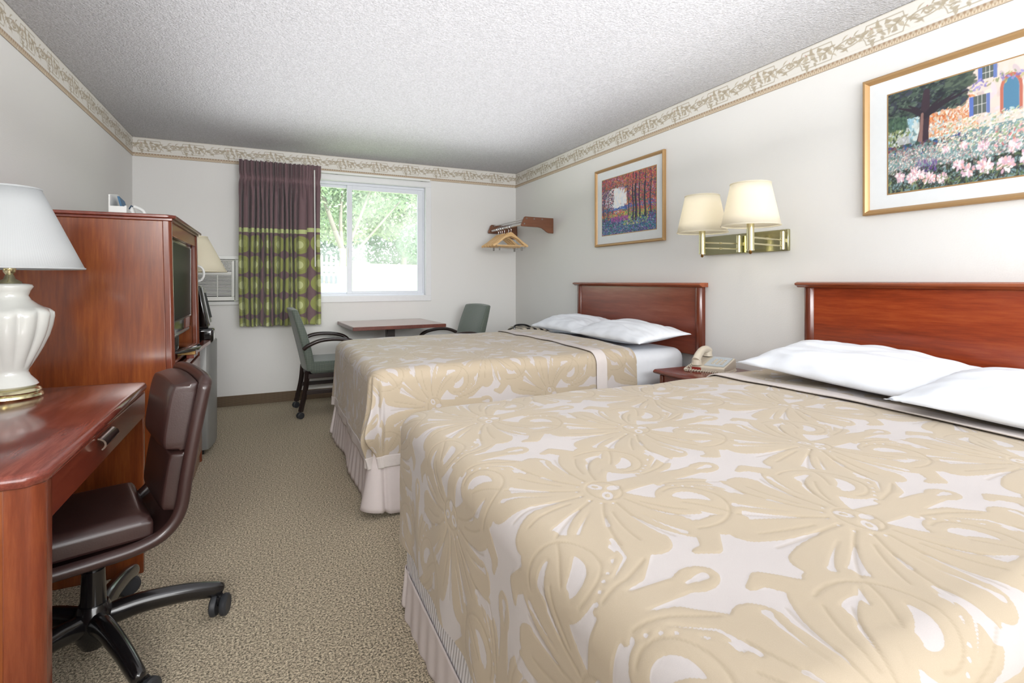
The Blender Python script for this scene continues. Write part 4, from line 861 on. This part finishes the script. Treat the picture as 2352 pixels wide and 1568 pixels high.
for (px, py), (qx, qy) in (((2.59, 2.267), (2.33, 2.303)), ((2.585, 1.965), (2.262, 1.905))):
    MB().cyl((px, py, 1.35), (px, py, 1.45), .013, n=16).box(px, XR-.02, py-.006, py+.006, 1.39, 1.41).build('pivot_post', 'brass', t)
    a = MB()
    mx, my = (px+qx)/2, (py+qy)/2
    for z in (1.402, 1.370): a.tube([(px, py, z), (mx, my, z), (qx, qy, z)], .0042, 8); a.cyl((mx-.01*(px-qx)/.3, my, z), (mx+.01*(px-qx)/.3, my, z), .006, n=10)
    a.build('swing_arm', 'brass', t)
    p = MB().cyl((qx, qy, 1.338), (qx, qy, 1.475), .0185, n=24).cyl((qx, qy, 1.333), (qx, qy, 1.34), .0205, n=24).build('lamp_post', 'brass', t)
    MB().lathe([(.002, -.02), (.007, -.016), (.009, -.011), (.006, -.006), (.007, 0)], (qx, qy, 1.334), 12).build('switch_knob', 'brass_dark', p)
    MB().cyl((qx, qy, 1.475), (qx, qy, 1.53), .012, n=12).build('socket', 'brass', t)
    bb = MB().lathe([(.012, 0), (.02, .02), (.028, .045), (.03, .06), (.024, .08), (.01, .09), (.001, .092)], (qx, qy, 1.53), 20).build('bulb', 'plastic_white', t)
    sh = shade('lampshade', 'shade_lit', t, (qx, qy), .143, .097, 1.462, 1.678)
    m = MB()
    for k in range(3): a = 2*PI*k/3; m.cyl((qx, qy, 1.655), (qx+.098*math.cos(a), qy+.098*math.sin(a), 1.672), .0015, n=6)
    m.cyl((qx, qy, 1.61), (qx, qy, 1.665), .003, n=8); m.build('shade_spider', 'brass', sh)
    lamp('bulb_light', 'POINT', (qx, qy, 1.575), (0, 0, 0), 5.5, (1, .95, .87), shadow_soft_size=.035)
# ------------------------------------------------------------------ coat rack and hangers
t = thing('coat_rack', 'wall-mounted wooden coat rack with chrome rods in the far corner', 'coat rack', (XR, 5.05, 1.7))
prof = [(2.632, 1.815), (2.312, 1.818), (2.30, 1.81), (2.266, 1.735), (2.270, 1.722), (2.28, 1.719), (2.46, 1.716), (2.50, 1.708), (2.53, 1.69), (2.555, 1.672), (2.58, 1.662), (2.632, 1.66)]
for y in (4.62, 5.475):
    o = MB().prism(prof, 'y', y-.010, y+.010).build('bracket', 'rack_wood', t, .003)
    for x, z in ((2.325, 1.798), (2.41, 1.798), (2.50, 1.798), (2.30, 1.745)): MB().cyl((x, y-.013, z), (x, y-.009, z), .008, n=12).build('bolt', 'steel', o)
for x, z, r in ((2.325, 1.798, .007), (2.41, 1.798, .007), (2.50, 1.798, .007), (2.30, 1.745, .012)): MB().cyl((x, 4.63, z), (x, 5.466, z), r, n=14).build('rod', 'chrome', t)
def hanger(label, y, rz, ty, clips, grp='wooden hangers on the coat rack'):
    t = thing('clothes_hanger', label, 'hanger', (2.30, y, 1.745), rz, local=True)
    hk = bez([(0.015, 0, .004), (.010, 0, .017), (-.006, 0, .0175), (-.017, 0, .004), (-.012, 0, -.014), (0.004, 0, -.028), (.0, 0, -.066)], 6)
    MB().tube(hk, .0022, 8).build('hook', 'chrome', t)
    L = .205; top = [(-L, -.19), (-.15, -.158), (-.06, -.092), (-.02, -.062), (0, -.056), (.02, -.062), (.06, -.092), (.15, -.158), (L, -.19)]
    bot = [(L, -.205), (.195, -.212), (.15, -.186), (.07, -.122), (0, -.098), (-.07, -.122), (-.15, -.186), (-.195, -.212), (-L, -.205)]
    MB().prism(top+bot, 'y', -.007, .007).build('shoulder_bar', 'hanger_wood', t, .003)
    MB().box(-.165, .165, -.006, .006, -.204, -.192).build('trouser_bar', 'hanger_wood', t, .002)
    if clips:
        MB().cyl((-.17, 0, -.222), (.17, 0, -.222), .0018, n=6).cyl((-.17, 0, -.222), (-.17, 0, -.195), .0018, n=6).cyl((.17, 0, -.222), (.17, 0, -.195), .0018, n=6).build('clip_wire', 'chrome', t)
        for x in (-.13, .13): MB().box(x-.008, x+.008, -.006, .006, -.25, -.214).build('clip', 'steel', t, .002)
    return t
ys = [4.93, 4.99, 5.10, 5.16, 5.21, 5.26]
labs = ['frontmost wooden hanger on the rack, facing the room with clips', 'wooden hanger right behind the frontmost one on the rack', 'wooden hanger third from the front of the rack', 'wooden hanger fourth from the front of the rack',
        'wooden hanger next to the last one at the window end of the rack', 'last wooden hanger at the window end of the rack']
for i, (y, rz) in enumerate(zip(ys, (.02, -.06, .10, .05, .12, .08))): hanger(labs[i], y, rz, 0, i in (0, 2))
for o in bpy.data.objects:
    if o.name.startswith('clothes_hanger'): o['group'] = 'wooden hangers on the coat rack'
#@@FURN2
# ------------------------------------------------------------------ dinette table
t = thing('dinette_table', 'small rectangular wood-top pedestal table under the window', 'table', (1.07, 5.08, 0), math.radians(3), local=True)
B('table_top', 'table_laminate', t, -.425, .425, -.39, .385, .737, .770, .003); m = MB()
m.box(-.43, .43, -.396, -.389, .738, .769); m.box(-.43, .43, .384, .391, .738, .769); m.box(-.431, -.424, -.39, .385, .738, .769); m.box(.424, .431, -.39, .385, .738, .769); m.build('edge_band', 'table_edge', t, .002)
B('pedestal', 'dark_wood', t, -.038, .038, -.038, .038, .03, .737, .004)
m = MB(); m.box(-.3, .3, -.035, .035, .0, .035); m.box(-.035, .035, -.3, .3, .0, .035); m.build('foot', 'dark_wood', t, .01)
# ------------------------------------------------------------------ armchairs
def caster(parent, x, y, r=.028, name='caster', ax=0.0):
    m = MB(); dx, dy = math.cos(ax), math.sin(ax)
    for s_ in (-1, 1):
        c0 = Vector((x, y, r)); n = Vector((-dy, dx, 0)); a, b_ = c0+n*s_*r*.18, c0+n*s_*r*.78; m.tube([a, a+(b_-a)*.25, a+(b_-a)*.75, b_], [r*.9, r, r, r*.82], 24)
    o = m.build(name, 'caster_rubber', parent); MB().tube([(x, y, r), (x, y, r*2.05)], .009, 10).box(x-.012, x+.012, y-.012, y+.012, r*1.3, r*1.9).build('caster_stem', 'black_plastic', o); return o
def weave_uv(v, n):
    if abs(n.z) > .7: return (v[0], v[1])
    if abs(n.y) > abs(n.x): return (v[0], v[2])
    return (v[1], v[2])
def armchair(label, loc, rz):
    t = thing('armchair', label, 'armchair', loc, rz, local=True, group='green armchairs at the small table')
    # faces +x
    B('seat', 'green_weave', t, -.18, .32, -.245, .245, .375, .48, .03, seg=5, uvf=weave_uv)
    # curved back
    m = MB(); ny = 13; prof = []
    for j in range(15):
        h = j/14; z = .40+h*.54; lean = -.20-.13*h**1.3; th = .052*(1-.25*h)+.012*math.sin(PI*h); prof.append((lean, z, th))
    fr, bk = [], []
    for (lx, z, th) in prof:
        for i in range(ny):
            q = -1+2*i/(ny-1); zz_ = z-.012*q*q*(z-.4)/.54; y = q*(.242-.012*max(0, (z-.75)/.19)**2); cx = lx+.02*q*q
            rr = 1-.25*abs(q)**6; fr.append((cx+th*rr, y, zz_)); bk.append((cx-th*rr*.55, y, zz_))
    n = len(fr); fs = []
    for j in range(14):
        for i in range(ny-1):
            a = j*ny+i; fs += [(a, a+1, a+ny+1, a+ny), (n+a, n+a+ny, n+a+ny+1, n+a+1)]
        a = j*ny; fs += [(a, a+ny, n+a+ny, n+a), (a+ny-1, n+a+ny-1, n+a+2*ny-1, a+2*ny-1)]
    for i in range(ny-1): fs += [(i, n+i, n+i+1, i+1), (14*ny+i, 14*ny+i+1, n+14*ny+i+1, n+14*ny+i)]
    m.add(fr+bk, fs); m.build('backrest', 'green_weave', t, .014, 3, uvf=weave_uv)
    for s_ in (-1, 1):
        y = s_*.262
        MB().tube(bez([(-.235, y, .595), (-.20, y+s_*.01, .625), (-.10, y+s_*.02, .665), (.03, y+s_*.02, .672), (.15, y+s_*.02, .650), (.215, y+s_*.015, .605), (.215, y, .53), (.17, y-s_*.008, .44), (.155, y-s_*.012, .40)], 6), [.017]*49, 12, flat=1.3).build('armrest', 'dark_wood', t)
        MB().tube(bez([(-.20, s_*.215, .40), (-.215, s_*.215, .25), (-.255, s_*.22, .06)], 6), .021, 4).build('leg', 'dark_wood', t)
        MB().tube(bez([(.26, s_*.215, .40), (.265, s_*.215, .22), (.285, s_*.22, .06)], 6), .021, 4).build('leg', 'dark_wood', t)
        B('stretcher', 'dark_wood', t, -.21, .27, s_*.215-.009, s_*.215+.009, .20, .235, .003)
        caster(t, -.258, s_*.22, ax=.4); caster(t, .29, s_*.22, ax=-.3)
    m = MB(); m.box(-.2, .27, -.225, .225, .335, .375); m.build('seat_frame', 'dark_wood', t, .004)
    return t
armchair('green woven armchair on casters at the left side of the small table', (.49, 4.985, 0), math.radians(2))
armchair('green woven armchair at the right side of the small table, seen over the far bed', (1.66, 4.97, 0), math.radians(188))
# ------------------------------------------------------------------ checked bag
t = thing('checked_bag', 'black and cream checked soft bag behind the far bed by the wall', 'bag', (2.32, 4.50, 0))
m = MB(); pr = [(2.10, 0), (2.52, 0), (2.54, .3), (2.53, .62), (2.46, .700), (2.36, .722), (2.24, .733), (2.155, .728), (2.11, .69), (2.09, .5), (2.08, .2)]
m.prism(pr, 'y', 4.36, 4.64).build('bag_body', 'checked_cloth', t, .025, 4, uvf=lambda v, n: (v[0]+v[1]*.6, v[2]+v[1]*.2))
MB().tube(bez([(2.13, 4.46, .70), (2.12, 4.47, .735), (2.16, 4.48, .752), (2.24, 4.48, .75), (2.3, 4.48, .728)], 6), .009, 8).build('handle', 'black_plastic', t)
# ------------------------------------------------------------------ desk
t = thing('desk', 'reddish wood writing desk in the left foreground', 'desk', (-.75, 2.0, 0)); dz = .762
DX = lambda y: -.438-(y-1.43)*.010     # front edge
poly = [(-1.07, 1.438), (-.475, 1.438), (-.441, 1.47), (DX(2.55), 2.53), (DX(2.56)-.012, 2.565), (-1.07, 2.60)]
def nosed(poly, z0, z1, mat, nm, parent):
    m = MB(); ring = [(-.0, z0), (.007, z0+.004), (.010, (z0+z1)/2), (.007, z1-.004), (0, z1)]; n = len(poly); c = Vector((sum(p[0] for p in poly)/n, sum(p[1] for p in poly)/n))
    P = []
    for i in range(n):
        a, b_, d = Vector(poly[i-1]), Vector(poly[i]), Vector(poly[(i+1) % n]); e1, e2 = (b_-a).normalized(), (d-b_).normalized(); n1, n2 = Vector((e1.y, -e1.x)), Vector((e2.y, -e2.x)); q = (n1+n2).normalized()
        P.append((b_, q/max(.4, q.dot(n1))))
    vs = []
    for o_, z in ring:
        for b_, q in P: r = b_+q*(o_-.010); vs.append((r.x, r.y, z))
    fs = [tuple(range(n-1, -1, -1)), tuple(4*n+i for i in range(n))]+[(k*n+i, k*n+(i+1) % n, (k+1)*n+(i+1) % n, (k+1)*n+i) for k in range(4) for i in range(n)]
    return m.add(vs, fs).build(nm, mat, parent, angle=50)
nosed(poly, dz-.032, dz, 'desk_laminate', 'desk_top', t)
MB().prism([(-.515, 1.458), (-.478, 1.458), (-.466, 1.463), (-.452, 1.478), (-.449, 1.49), (-.449, 1.52), (-.515, 1.52)], 'z', 0, dz-.032).build('corner_post', 'mahogany_post', t, .003)
B('side_panel', 'mahogany_side', t, -1.06, -.515, 1.466, 1.488, 0, dz-.032, .002)
B('side_panel', 'mahogany_side', t, -1.06, -.458, 2.515, 2.54, 0, dz-.032, .003)
B('back_panel', 'mahogany_side', t, -1.06, -1.045, 1.488, 2.515, .25, dz-.032, .002)
d = B('drawer', 'mahogany_dark', t, -.9, -.452, 1.522, 2.512, .632, dz-.034, .003)
def half_pull(parent, x, y, z, w=.10, r=.02):
    m = MB(); vs = []
    for i in range(9):
        a = PI*.05+PI*.75*i/8
        for yy in (y-w/2, y+w/2):
            for rr in (r, r-.004): vs.append((x+rr*math.sin(a)*1.25, yy, z+rr*math.cos(a)))
    fs = []
    for i in range(8):
        a = i*4; fs += [(a, a+2, a+6, a+4), (a+1, a+5, a+7, a+3), (a, a+4, a+5, a+1), (a+2, a+3, a+7, a+6)]
    fs += [(0, 1, 3, 2), (32, 34, 35, 33)]; m.add(vs, fs); return m.build('handle', 'chrome', parent)
half_pull(d, -.452, 1.93, .700, .14)
# ------------------------------------------------------------------ desk lamp
def table_lamp(label, x, y, z, big=True, mat='shade_white', r0=.207, r1=.085, sz0=.458, sz1=.742, name='table_lamp'):
    t = thing(name, label, 'lamp', (x, y, z)); c = (x, y, z)
    MB().lathe([(.088, 0), (.092, .004), (.090, .012), (.084, .016), (.086, .022), (.082, .030), (.074, .036)], c, 48, (24, lambda q: .03*(q > .2))).build('brass_foot', 'brass', t)
    prof = [(.070, .036), (.078, .044), (.072, .055), (.056, .075), (.050, .090), (.053, .100), (.058, .108), (.072, .140), (.088, .175), (.103, .215), (.112, .250), (.117, .285), (.116, .300), (.108, .312), (.090, .320), (.075, .330), (.058, .345), (.050, .360), (.056, .378), (.064, .392), (.060, .400), (.04, .404)]
    MB().lathe(prof, c, 120, (12, lambda q: .10 if .30 < q < .6 else 0)).build('ceramic_body', 'lamp_ceramic', t, angle=60)
    MB().lathe([(.036, .402), (.032, .410), (.016, .420), (.011, .435), (.017, .445), (.017, .47), (.012, .49)], c, 24).build('brass_neck', 'brass', t)
    m = MB()
    for s_ in (-1, 1): m.tube(bez([(x, y+s_*.012, z+.452), (x, y+s_*.045, z+.458), (x, y+s_*.052, z+.52), (x, y+s_*.045, z+.62), (x, y+s_*.01, z+.70)], 6), .0022, 8)
    m.build('harp', 'brass', t); MB().lathe([(.012, 0), (.02, .02), (.03, .05), (.028, .075), (.01, .095), (.001, .097)], (x, y, z+.49), 20).build('bulb', 'plastic_white', t)
    shade('lampshade', mat, t, (x, y), r0, r1, z+sz0, z+sz1, 120)
    return t
table_lamp('white ribbed ceramic lamp with pleated white shade on the desk', -.832, 2.413, dz)
# ------------------------------------------------------------------ desk chair
t = thing('office_chair', 'brown leather swivel chair pushed in at the desk', 'office chair', (-.50, 2.03, 0), math.radians(198), local=True)
# faces local +x ; rail loop
Wc = .205
def rail(y): return bez([(.30, y, .372), (.15, y, .374), (0, y, .376), (-.09, y, .382), (-.155, y, .405), (-.195, y, .46), (-.212, y, .56), (-.232, y, .68), (-.255, y, .80), (-.262, y, .835)], 7)
a, b_ = rail(-Wc), rail(Wc); top = bez([(-.262, -Wc, .835), (-.268, -Wc+.03, .855), (-.27, 0, .862), (-.268, Wc-.03, .855), (-.262, Wc, .835)], 6)
fr = bez([(.30, Wc, .372), (.335, Wc-.04, .371), (.34, 0, .371), (.335, -Wc+.04, .371), (.30, -Wc, .372)], 6)
MB().tube(a[:-1]+top+b_[::-1][1:]+fr[1:-1], .019, 14, closed=True).build('piping_frame', 'brown_leather', t)
# inner shell sheet
m = MB(); n = len(a); vs = []
for i in range(n):
    for k in range(9): q = k/8; vs.append((a[i].x-.004, -Wc+2*Wc*q, a[i].z-.010*math.sin(PI*q)*0-.004))
m.add(vs, [(i*9+k, i*9+k+1, (i+1)*9+k+1, (i+1)*9+k) for i in range(n-1) for k in range(8)]); m.build('shell', 'brown_leather', t, solid=.014)
def cushion(name, f, nu=26, nv=22, mat='brown_leather'):
    m = MB(); vs = []
    for s_ in (1, -1):
        for i in range(nu):
            for j in range(nv): vs.append(f(-1+2*i/(nu-1), -1+2*j/(nv-1), s_))
    N = nu*nv; fs = []
    for i in range(nu-1):
        for j in range(nv-1): k = i*nv+j; fs += [(k, k+1, k+nv+1, k+nv), (N+k, N+k+nv, N+k+nv+1, N+k+1)]
    for i in range(nu-1): k = i*nv; fs += [(k, k+nv, N+k+nv, N+k), (k+nv-1, N+k+nv-1, N+k+2*nv-1, k+2*nv-1)]
    for j in range(nv-1): fs += [(j, N+j, N+j+1, j+1), ((nu-1)*nv+j, (nu-1)*nv+j+1, N+(nu-1)*nv+j+1, N+(nu-1)*nv+j)]
    return m.add(vs, fs).build(name, mat, t, .010, 3, angle=50)
def sq(u, p=8): return (max(0, 1-abs(u)**p))**(1/p)
def seat_f(u, v, s_):
    x, y = .085+u*.215, v*.190; ed = sq(u)*sq(v); return (x, y, .395+(.052+.022*ed-.012*u*u*0 if s_ > 0 else 0))
cushion('seat_cushion', seat_f)
def back_f(z0, z1, th):
    def f(u, v, s_):
        z = (z0+z1)/2+v*(z1-z0)/2; q = (z-.46)/.375; x = -.205-.052*max(0, q)-.004; y = u*.185; ed = sq(u, 6)*sq(v, 5)
        return (x+(.012 if s_ < 0 else th*.55+th*.75*ed), y, z+.012*(1-u*u)*(v > .9))
    return f
cushion('lower_back_cushion', back_f(.455, .635, .05)); cushion('upper_back_cushion', back_f(.64, .850, .068))
MB().box(-.14, .16, -.10, .10, .325, .366).prism([(-.09, .33), (.09, .33), (.06, .29), (-.06, .29)], 'y', -.06, .06).build('tilt_mechanism', 'black_metal', t, .006)
MB().cyl((0, 0, .13), (0, 0, .30), .024).cyl((0, 0, .16), (0, 0, .27), .034, .030).build('gas_lift', 'black_metal', t)
MB().tube(bez([(.02, -.06, .315), (.03, -.16, .31), (.02, -.22, .30), (.03, -.23, .19)], 6), .008, 8).build('lift_lever', 'black_plastic', t)
base = MB().lathe([(.030, .03), (.045, .06), (.052, .10), (.050, .14), (.038, .165)], (0, 0, 0), 24).build('base_hub', 'black_metal', t)
for k in range(5):
    a = math.radians(12-198+72*k); dx, dy = math.cos(a), math.sin(a)
    MB().tube(bez([(.03*dx, .03*dy, .112), (.12*dx, .12*dy, .120), (.24*dx, .24*dy, .108), (.325*dx, .325*dy, .088), (.350*dx, .350*dy, .080)], 6)+[Vector((.356*dx, .356*dy, .077)), Vector((.359*dx, .359*dy, .075))], [.036-.012*q/24 for q in range(25)]+[.018, .008], 14, flat=.8).build('leg', 'black_metal', t)
    caster(t, .345*dx+.018*math.sin(k), .345*dy+.018*math.cos(k*2), .036, ax=a+1.1+k)
#@@LEFT
# ------------------------------------------------------------------ armoire (leans back slightly)
def lean(p): return Vector((p.x-.020*p.z, p.y, p.z))
AF = -.395; AY0, AY1 = 2.94, 3.93; AB = -1.04
t = thing('tv_armoire', 'tall reddish wood television armoire behind the desk', 'cabinet', (-.72, 3.43, 0))
def A(name, mat, x0, x1, y0, y1, z0, z1, bevel=.003, parent=None): return MB().box(x0, x1, y0, y1, z0, z1).build(name, mat, parent or t, bevel, xf=lean)
A('side_panel', 'mahogany_side', AB, AF-.035, AY0, AY0+.022, 0, 1.462); A('side_panel', 'mahogany_side', AB, AF-.035, AY1-.022, AY1, 0, 1.462)
for y0, y1 in ((AY0-.002, AY0+.036), (AY1-.036, AY1+.002)):
    MB().prism([(AF-.036, y0), (AF-.012, y0), (AF-.003, y0+.008), (AF, (y0+y1)/2), (AF-.003, y1-.008), (AF-.012, y1), (AF-.036, y1)], 'z', 0, 1.462).build('corner_post', 'mahogany_post', t, .002, xf=lean)
A('back_panel', 'mahogany_dark', AB, AB+.012, AY0+.022, AY1-.022, .05, 1.462)
A('header_rail', 'mahogany_edge', AF-.03, AF-.008, AY0+.036, AY1-.036, 1.395, 1.462)
m = MB(); c_ = [(AB-.01, AY0-.02), (AF-.01, AY0-.02), (AF+.018, AY0+.008), (AF+.018, AY1+.05), (AB-.01, AY1+.05)]
m.prism(c_, 'z', 1.474, 1.490).build('crown_top', 'mahogany_dark', t, .004, 3, xf=lean)
m = MB().box(AB, AF+.004, AY0-.006, AY1+.02, 1.462, 1.474); m.build('crown_moulding', 'mahogany_dark', t, .002, xf=lean)
A('shelf', 'mahogany_dark', AB+.012, AF-.04, AY0+.022, AY1-.022, .735, .752)
tr = MB().prism([(AB+.05, 3.46), (AF-.035, 3.46), (AF+.028, 3.465), (AF+.052, 4.03), (AF+.004, 4.035), (AF+.004, AY1-.045), (AB+.05, AY1-.045)], 'z', .753, .776).build('pull_out_tray', 'mahogany_dark', t, .002, xf=lean)
MB().box(AF-.06, AF+.026, 3.453, 3.4595, .754, .775).build('tray_end', 'raw_chipboard', tr, .001, xf=lean)
MB().box(AF-.02, AF+.018, 3.47, 3.50, .73, .753).build('tray_stop', 'mahogany_dark', tr, .003, xf=lean)
A('chest_rail', 'mahogany_dark', AF-.03, AF-.006, AY0+.036, AY1-.036, .700, .730)
for z0, z1, hz in ((.58, .695, .650), (.415, .57, .50), (.25, .405, .300), (.085, .24, .190)):
    d = A('drawer', 'mahogany_dark', AF-.30, AF+.004, AY0+.040, AY1-.040, z0, z1, .004); half_pull(d, AF+.002-.02*hz, 3.44, hz, .12)
A('plinth', 'mahogany_side', AF-.05, AF-.01, AY0+.036, AY1-.036, 0, .08)
# television
t = thing('television', 'black flat television on the armoire tray, screen switched off', 'television', (-.52, 3.52, .777)); x = -.455
B('bezel', 'gloss_black', t, x-.045, x, 3.155, 3.865, .885, 1.405, .008, seg=3)
MB().box(x+.0005, x+.002, 3.18, 3.845, .962, 1.375).build('screen', 'screen_black', t)
m = MB(); z0, z1 = .958, 1.378; y0, y1 = 3.175, 3.85
m.box(x, x+.004, y0-.004, y1+.004, z0-.004, z0); m.box(x, x+.004, y0-.004, y1+.004, z1, z1+.004); m.box(x, x+.004, y0-.004, y0, z0, z1); m.box(x, x+.004, y1, y1+.005, z0, z1); m.build('screen_trim', 'steel', t)
MB().box(x-.03, x-.003, 3.175, 3.84, .868, .886).build('lower_strip', 'steel', t, .006)
MB().cyl((x-.045, 3.52, .79), (x-.045, 3.52, .89), .028, n=24).build('stand_neck', 'gloss_black', t)
m = MB(); N = 48
for z, k in ((0, 1), (.006, 1.0), (.012, .96), (.018, .5), (.022, .15)): m.v += [(-.52+.155*k*math.cos(2*PI*i/N), 3.56+.27*k*math.sin(2*PI*i/N), .777+z) for i in range(N)]
m.f = [tuple(range(N-1, -1, -1)), tuple(4*N+i for i in range(N))]+[(r*N+i, r*N+(i+1) % N, (r+1)*N+(i+1) % N, (r+1)*N+i) for r in range(4) for i in range(N)]
m.build('stand_base', 'gloss_black', t)
# holder, folder and white adapter on top of the armoire
zt = 1.491
t = thing('brochure_holder', 'white card holder standing on top of the armoire', 'holder', (-.72, 3.480, zt))
m = MB().prism([(3.400, zt), (3.570, zt), (3.570, zt+.055), (3.400, zt+.09)], 'x', -.705, -.695).prism([(3.400, zt), (3.570, zt), (3.570, zt+.17), (3.400, zt+.145)], 'x', -.775, -.767).box(-.77, -.70, 3.400, 3.408, zt, zt+.085).box(-.77, -.70, 3.562, 3.570, zt, zt+.055).box(-.77, -.70, 3.400, 3.570, zt, zt+.006); m.build('pocket', 'plastic_white', t, .003)
t = thing('blue_folder', 'dark blue folder leaning in the holder on the armoire', 'folder', (-.735, 3.490, zt+.007), local=False)
MB().add([(-.705, 3.440, zt+.007), (-.705, 3.560, zt+.007), (-.735, 3.560, zt+.13), (-.735, 3.440, zt+.142), (-.712, 3.440, zt+.007), (-.712, 3.560, zt+.007), (-.745, 3.560, zt+.13), (-.745, 3.440, zt+.142)], [(0, 1, 2, 3), (4, 7, 6, 5), (0, 4, 5, 1), (1, 5, 6, 2), (2, 6, 7, 3), (3, 7, 4, 0)]).build('cover', 'folder_blue', t)
t = thing('clothes_iron', 'white and blue clothes iron with wound cord on top of the armoire', 'iron', (-0.720, 3.650, zt))
MB().prism([(-0.750, zt), (-0.690, zt), (-0.695, zt+.06), (-0.715, zt+.115), (-0.740, zt+.07)], 'y', 3.610, 3.680).build('body', 'plastic_white', t, .012, 4)
MB().prism([(-0.762, zt), (-0.751, zt), (-0.741, zt+.07), (-0.718, zt+.12), (-0.740, zt+.075)], 'y', 3.615, 3.675).build('soleplate', 'folder_blue', t, .002)
MB().tube(bez([(-0.690, 3.645, zt+.02), (-0.655, 3.645, zt+.04), (-0.665, 3.645, zt+.09), (-0.710, 3.645, zt+.115)], 6), .009).build('handle', 'plastic_white', t)
rg = random.Random(3); MB().tube(bez([(-0.690+.05*math.cos(k*1.3)+.008*k*.6, 3.67+.02*math.sin(k*1.3), zt+.012+.045*abs(math.sin(k*.9))) for k in range(12)], 6), .004, 8).build('power_cord', 'plastic_white', t)
# ------------------------------------------------------------------ fridge, coffee maker, jug, cream lamp
t = thing('mini_fridge', 'grey mini fridge with dark door edge beyond the armoire', 'refrigerator', (-.62, 4.24, 0))
B('cabinet', 'black_plastic', t, -1.0, -.435, 4.03, 4.50, .03, .735, .006)
MB().box(-1.0, -.44, 4.025, 4.505, .735, .752).build('top_panel', 'black_plastic', t, .004)
MB().prism([(-.43, 4.03), (-.385, 4.03), (-.372, 4.04), (-.358, 4.10), (-.346, 4.20), (-.344, 4.30), (-.35, 4.40), (-.365, 4.48), (-.38, 4.50), (-.43, 4.50)], 'z', .035, .748).build('door', 'fridge_steel', t, .004)
MB().box(-.95, -.40, 4.06, 4.10, 0, .03).box(-.95, -.40, 4.42, 4.46, 0, .03).build('foot', 'black_plastic', t)
zt = .753
t = thing('coffee_maker', 'black and silver coffee maker on the mini fridge', 'coffee maker', (-.47, 4.15, zt))
def T(z): return -.375-.02*(z-zt)/.3
B('base', 'gloss_black', t, -.60, -.345, 4.06, 4.22, zt, zt+.10, .02, seg=4)
B('label', 'plastic_white', t, -.3455, -.3435, 4.09, 4.135, zt+.025, zt+.065, .001)
MB().prism([(-.60, zt+.10), (-.375, zt+.10), (-.425, zt+.39), (-.60, zt+.39)], 'y', 4.065, 4.215).build('body', 'gloss_black', t, .012, 3)
MB().add([(-.372, 4.08, zt+.135), (-.372, 4.20, zt+.135), (-.418, 4.20, zt+.38), (-.418, 4.08, zt+.38), (-.366, 4.08, zt+.135), (-.366, 4.20, zt+.135), (-.412, 4.20, zt+.38), (-.412, 4.08, zt+.38)], [(0, 3, 2, 1), (4, 5, 6, 7), (0, 1, 5, 4), (1, 2, 6, 5), (2, 3, 7, 6), (3, 0, 4, 7)]).build('front_panel', 'silver_plastic', t, .002)
MB().add([(-.368, 4.115, zt+.17), (-.368, 4.165, zt+.17), (-.405, 4.165, zt+.34), (-.405, 4.115, zt+.34), (-.362, 4.115, zt+.17), (-.362, 4.165, zt+.17), (-.3985, 4.165, zt+.34), (-.3985, 4.115, zt+.34)], [(0, 3, 2, 1), (4, 5, 6, 7), (0, 1, 5, 4), (1, 2, 6, 5), (2, 3, 7, 6), (3, 0, 4, 7)]).build('water_window', 'dark_gap', t)
zj = zt+.391
t = thing('white_jug', 'white jug with a round handle on top of the coffee maker', 'jug', (-.50, 4.14, zj))
MB().lathe([(.040, 0), (.045, .01), (.048, .08), (.045, .14), (.048, .155), (.044, .156)], (-.515, 4.14, zj), 32).build('body', 'plastic_white', t)
MB().tube([(-.443+.036*math.sin(2*PI*k/24), 4.13, zj+.080+.052*math.cos(2*PI*k/24)) for k in range(24)], .0075, 10, closed=True).build('handle', 'plastic_white', t)
zl = .753
t = thing('bedside_lamp', 'brass lamp with cream pleated shade beside the air conditioner', 'lamp', (-.50, 4.41, zl)); x, y = -.50, 4.41
MB().lathe([(.070, 0), (.072, .008), (.05, .02), (.03, .03), (.022, .06), (.03, .09), (.045, .14), (.05, .20), (.04, .26), (.02, .30), (.014, .34), (.014, .52)], (x, y, zl), 36).build('body', 'brass', t)
shade('lampshade', 'shade_cream', t, (x, y), .215, .088, 1.243, 1.498, 110)
m = MB()
for k in range(3): a = 2*PI*k/3; m.cyl((x, y, 1.47), (x+.088*math.cos(a), y+.088*math.sin(a), 1.488), .002, n=6)
m.cyl((x, y, zl+.5), (x, y, 1.475), .004, n=8).build('shade_spider', 'brass', t)
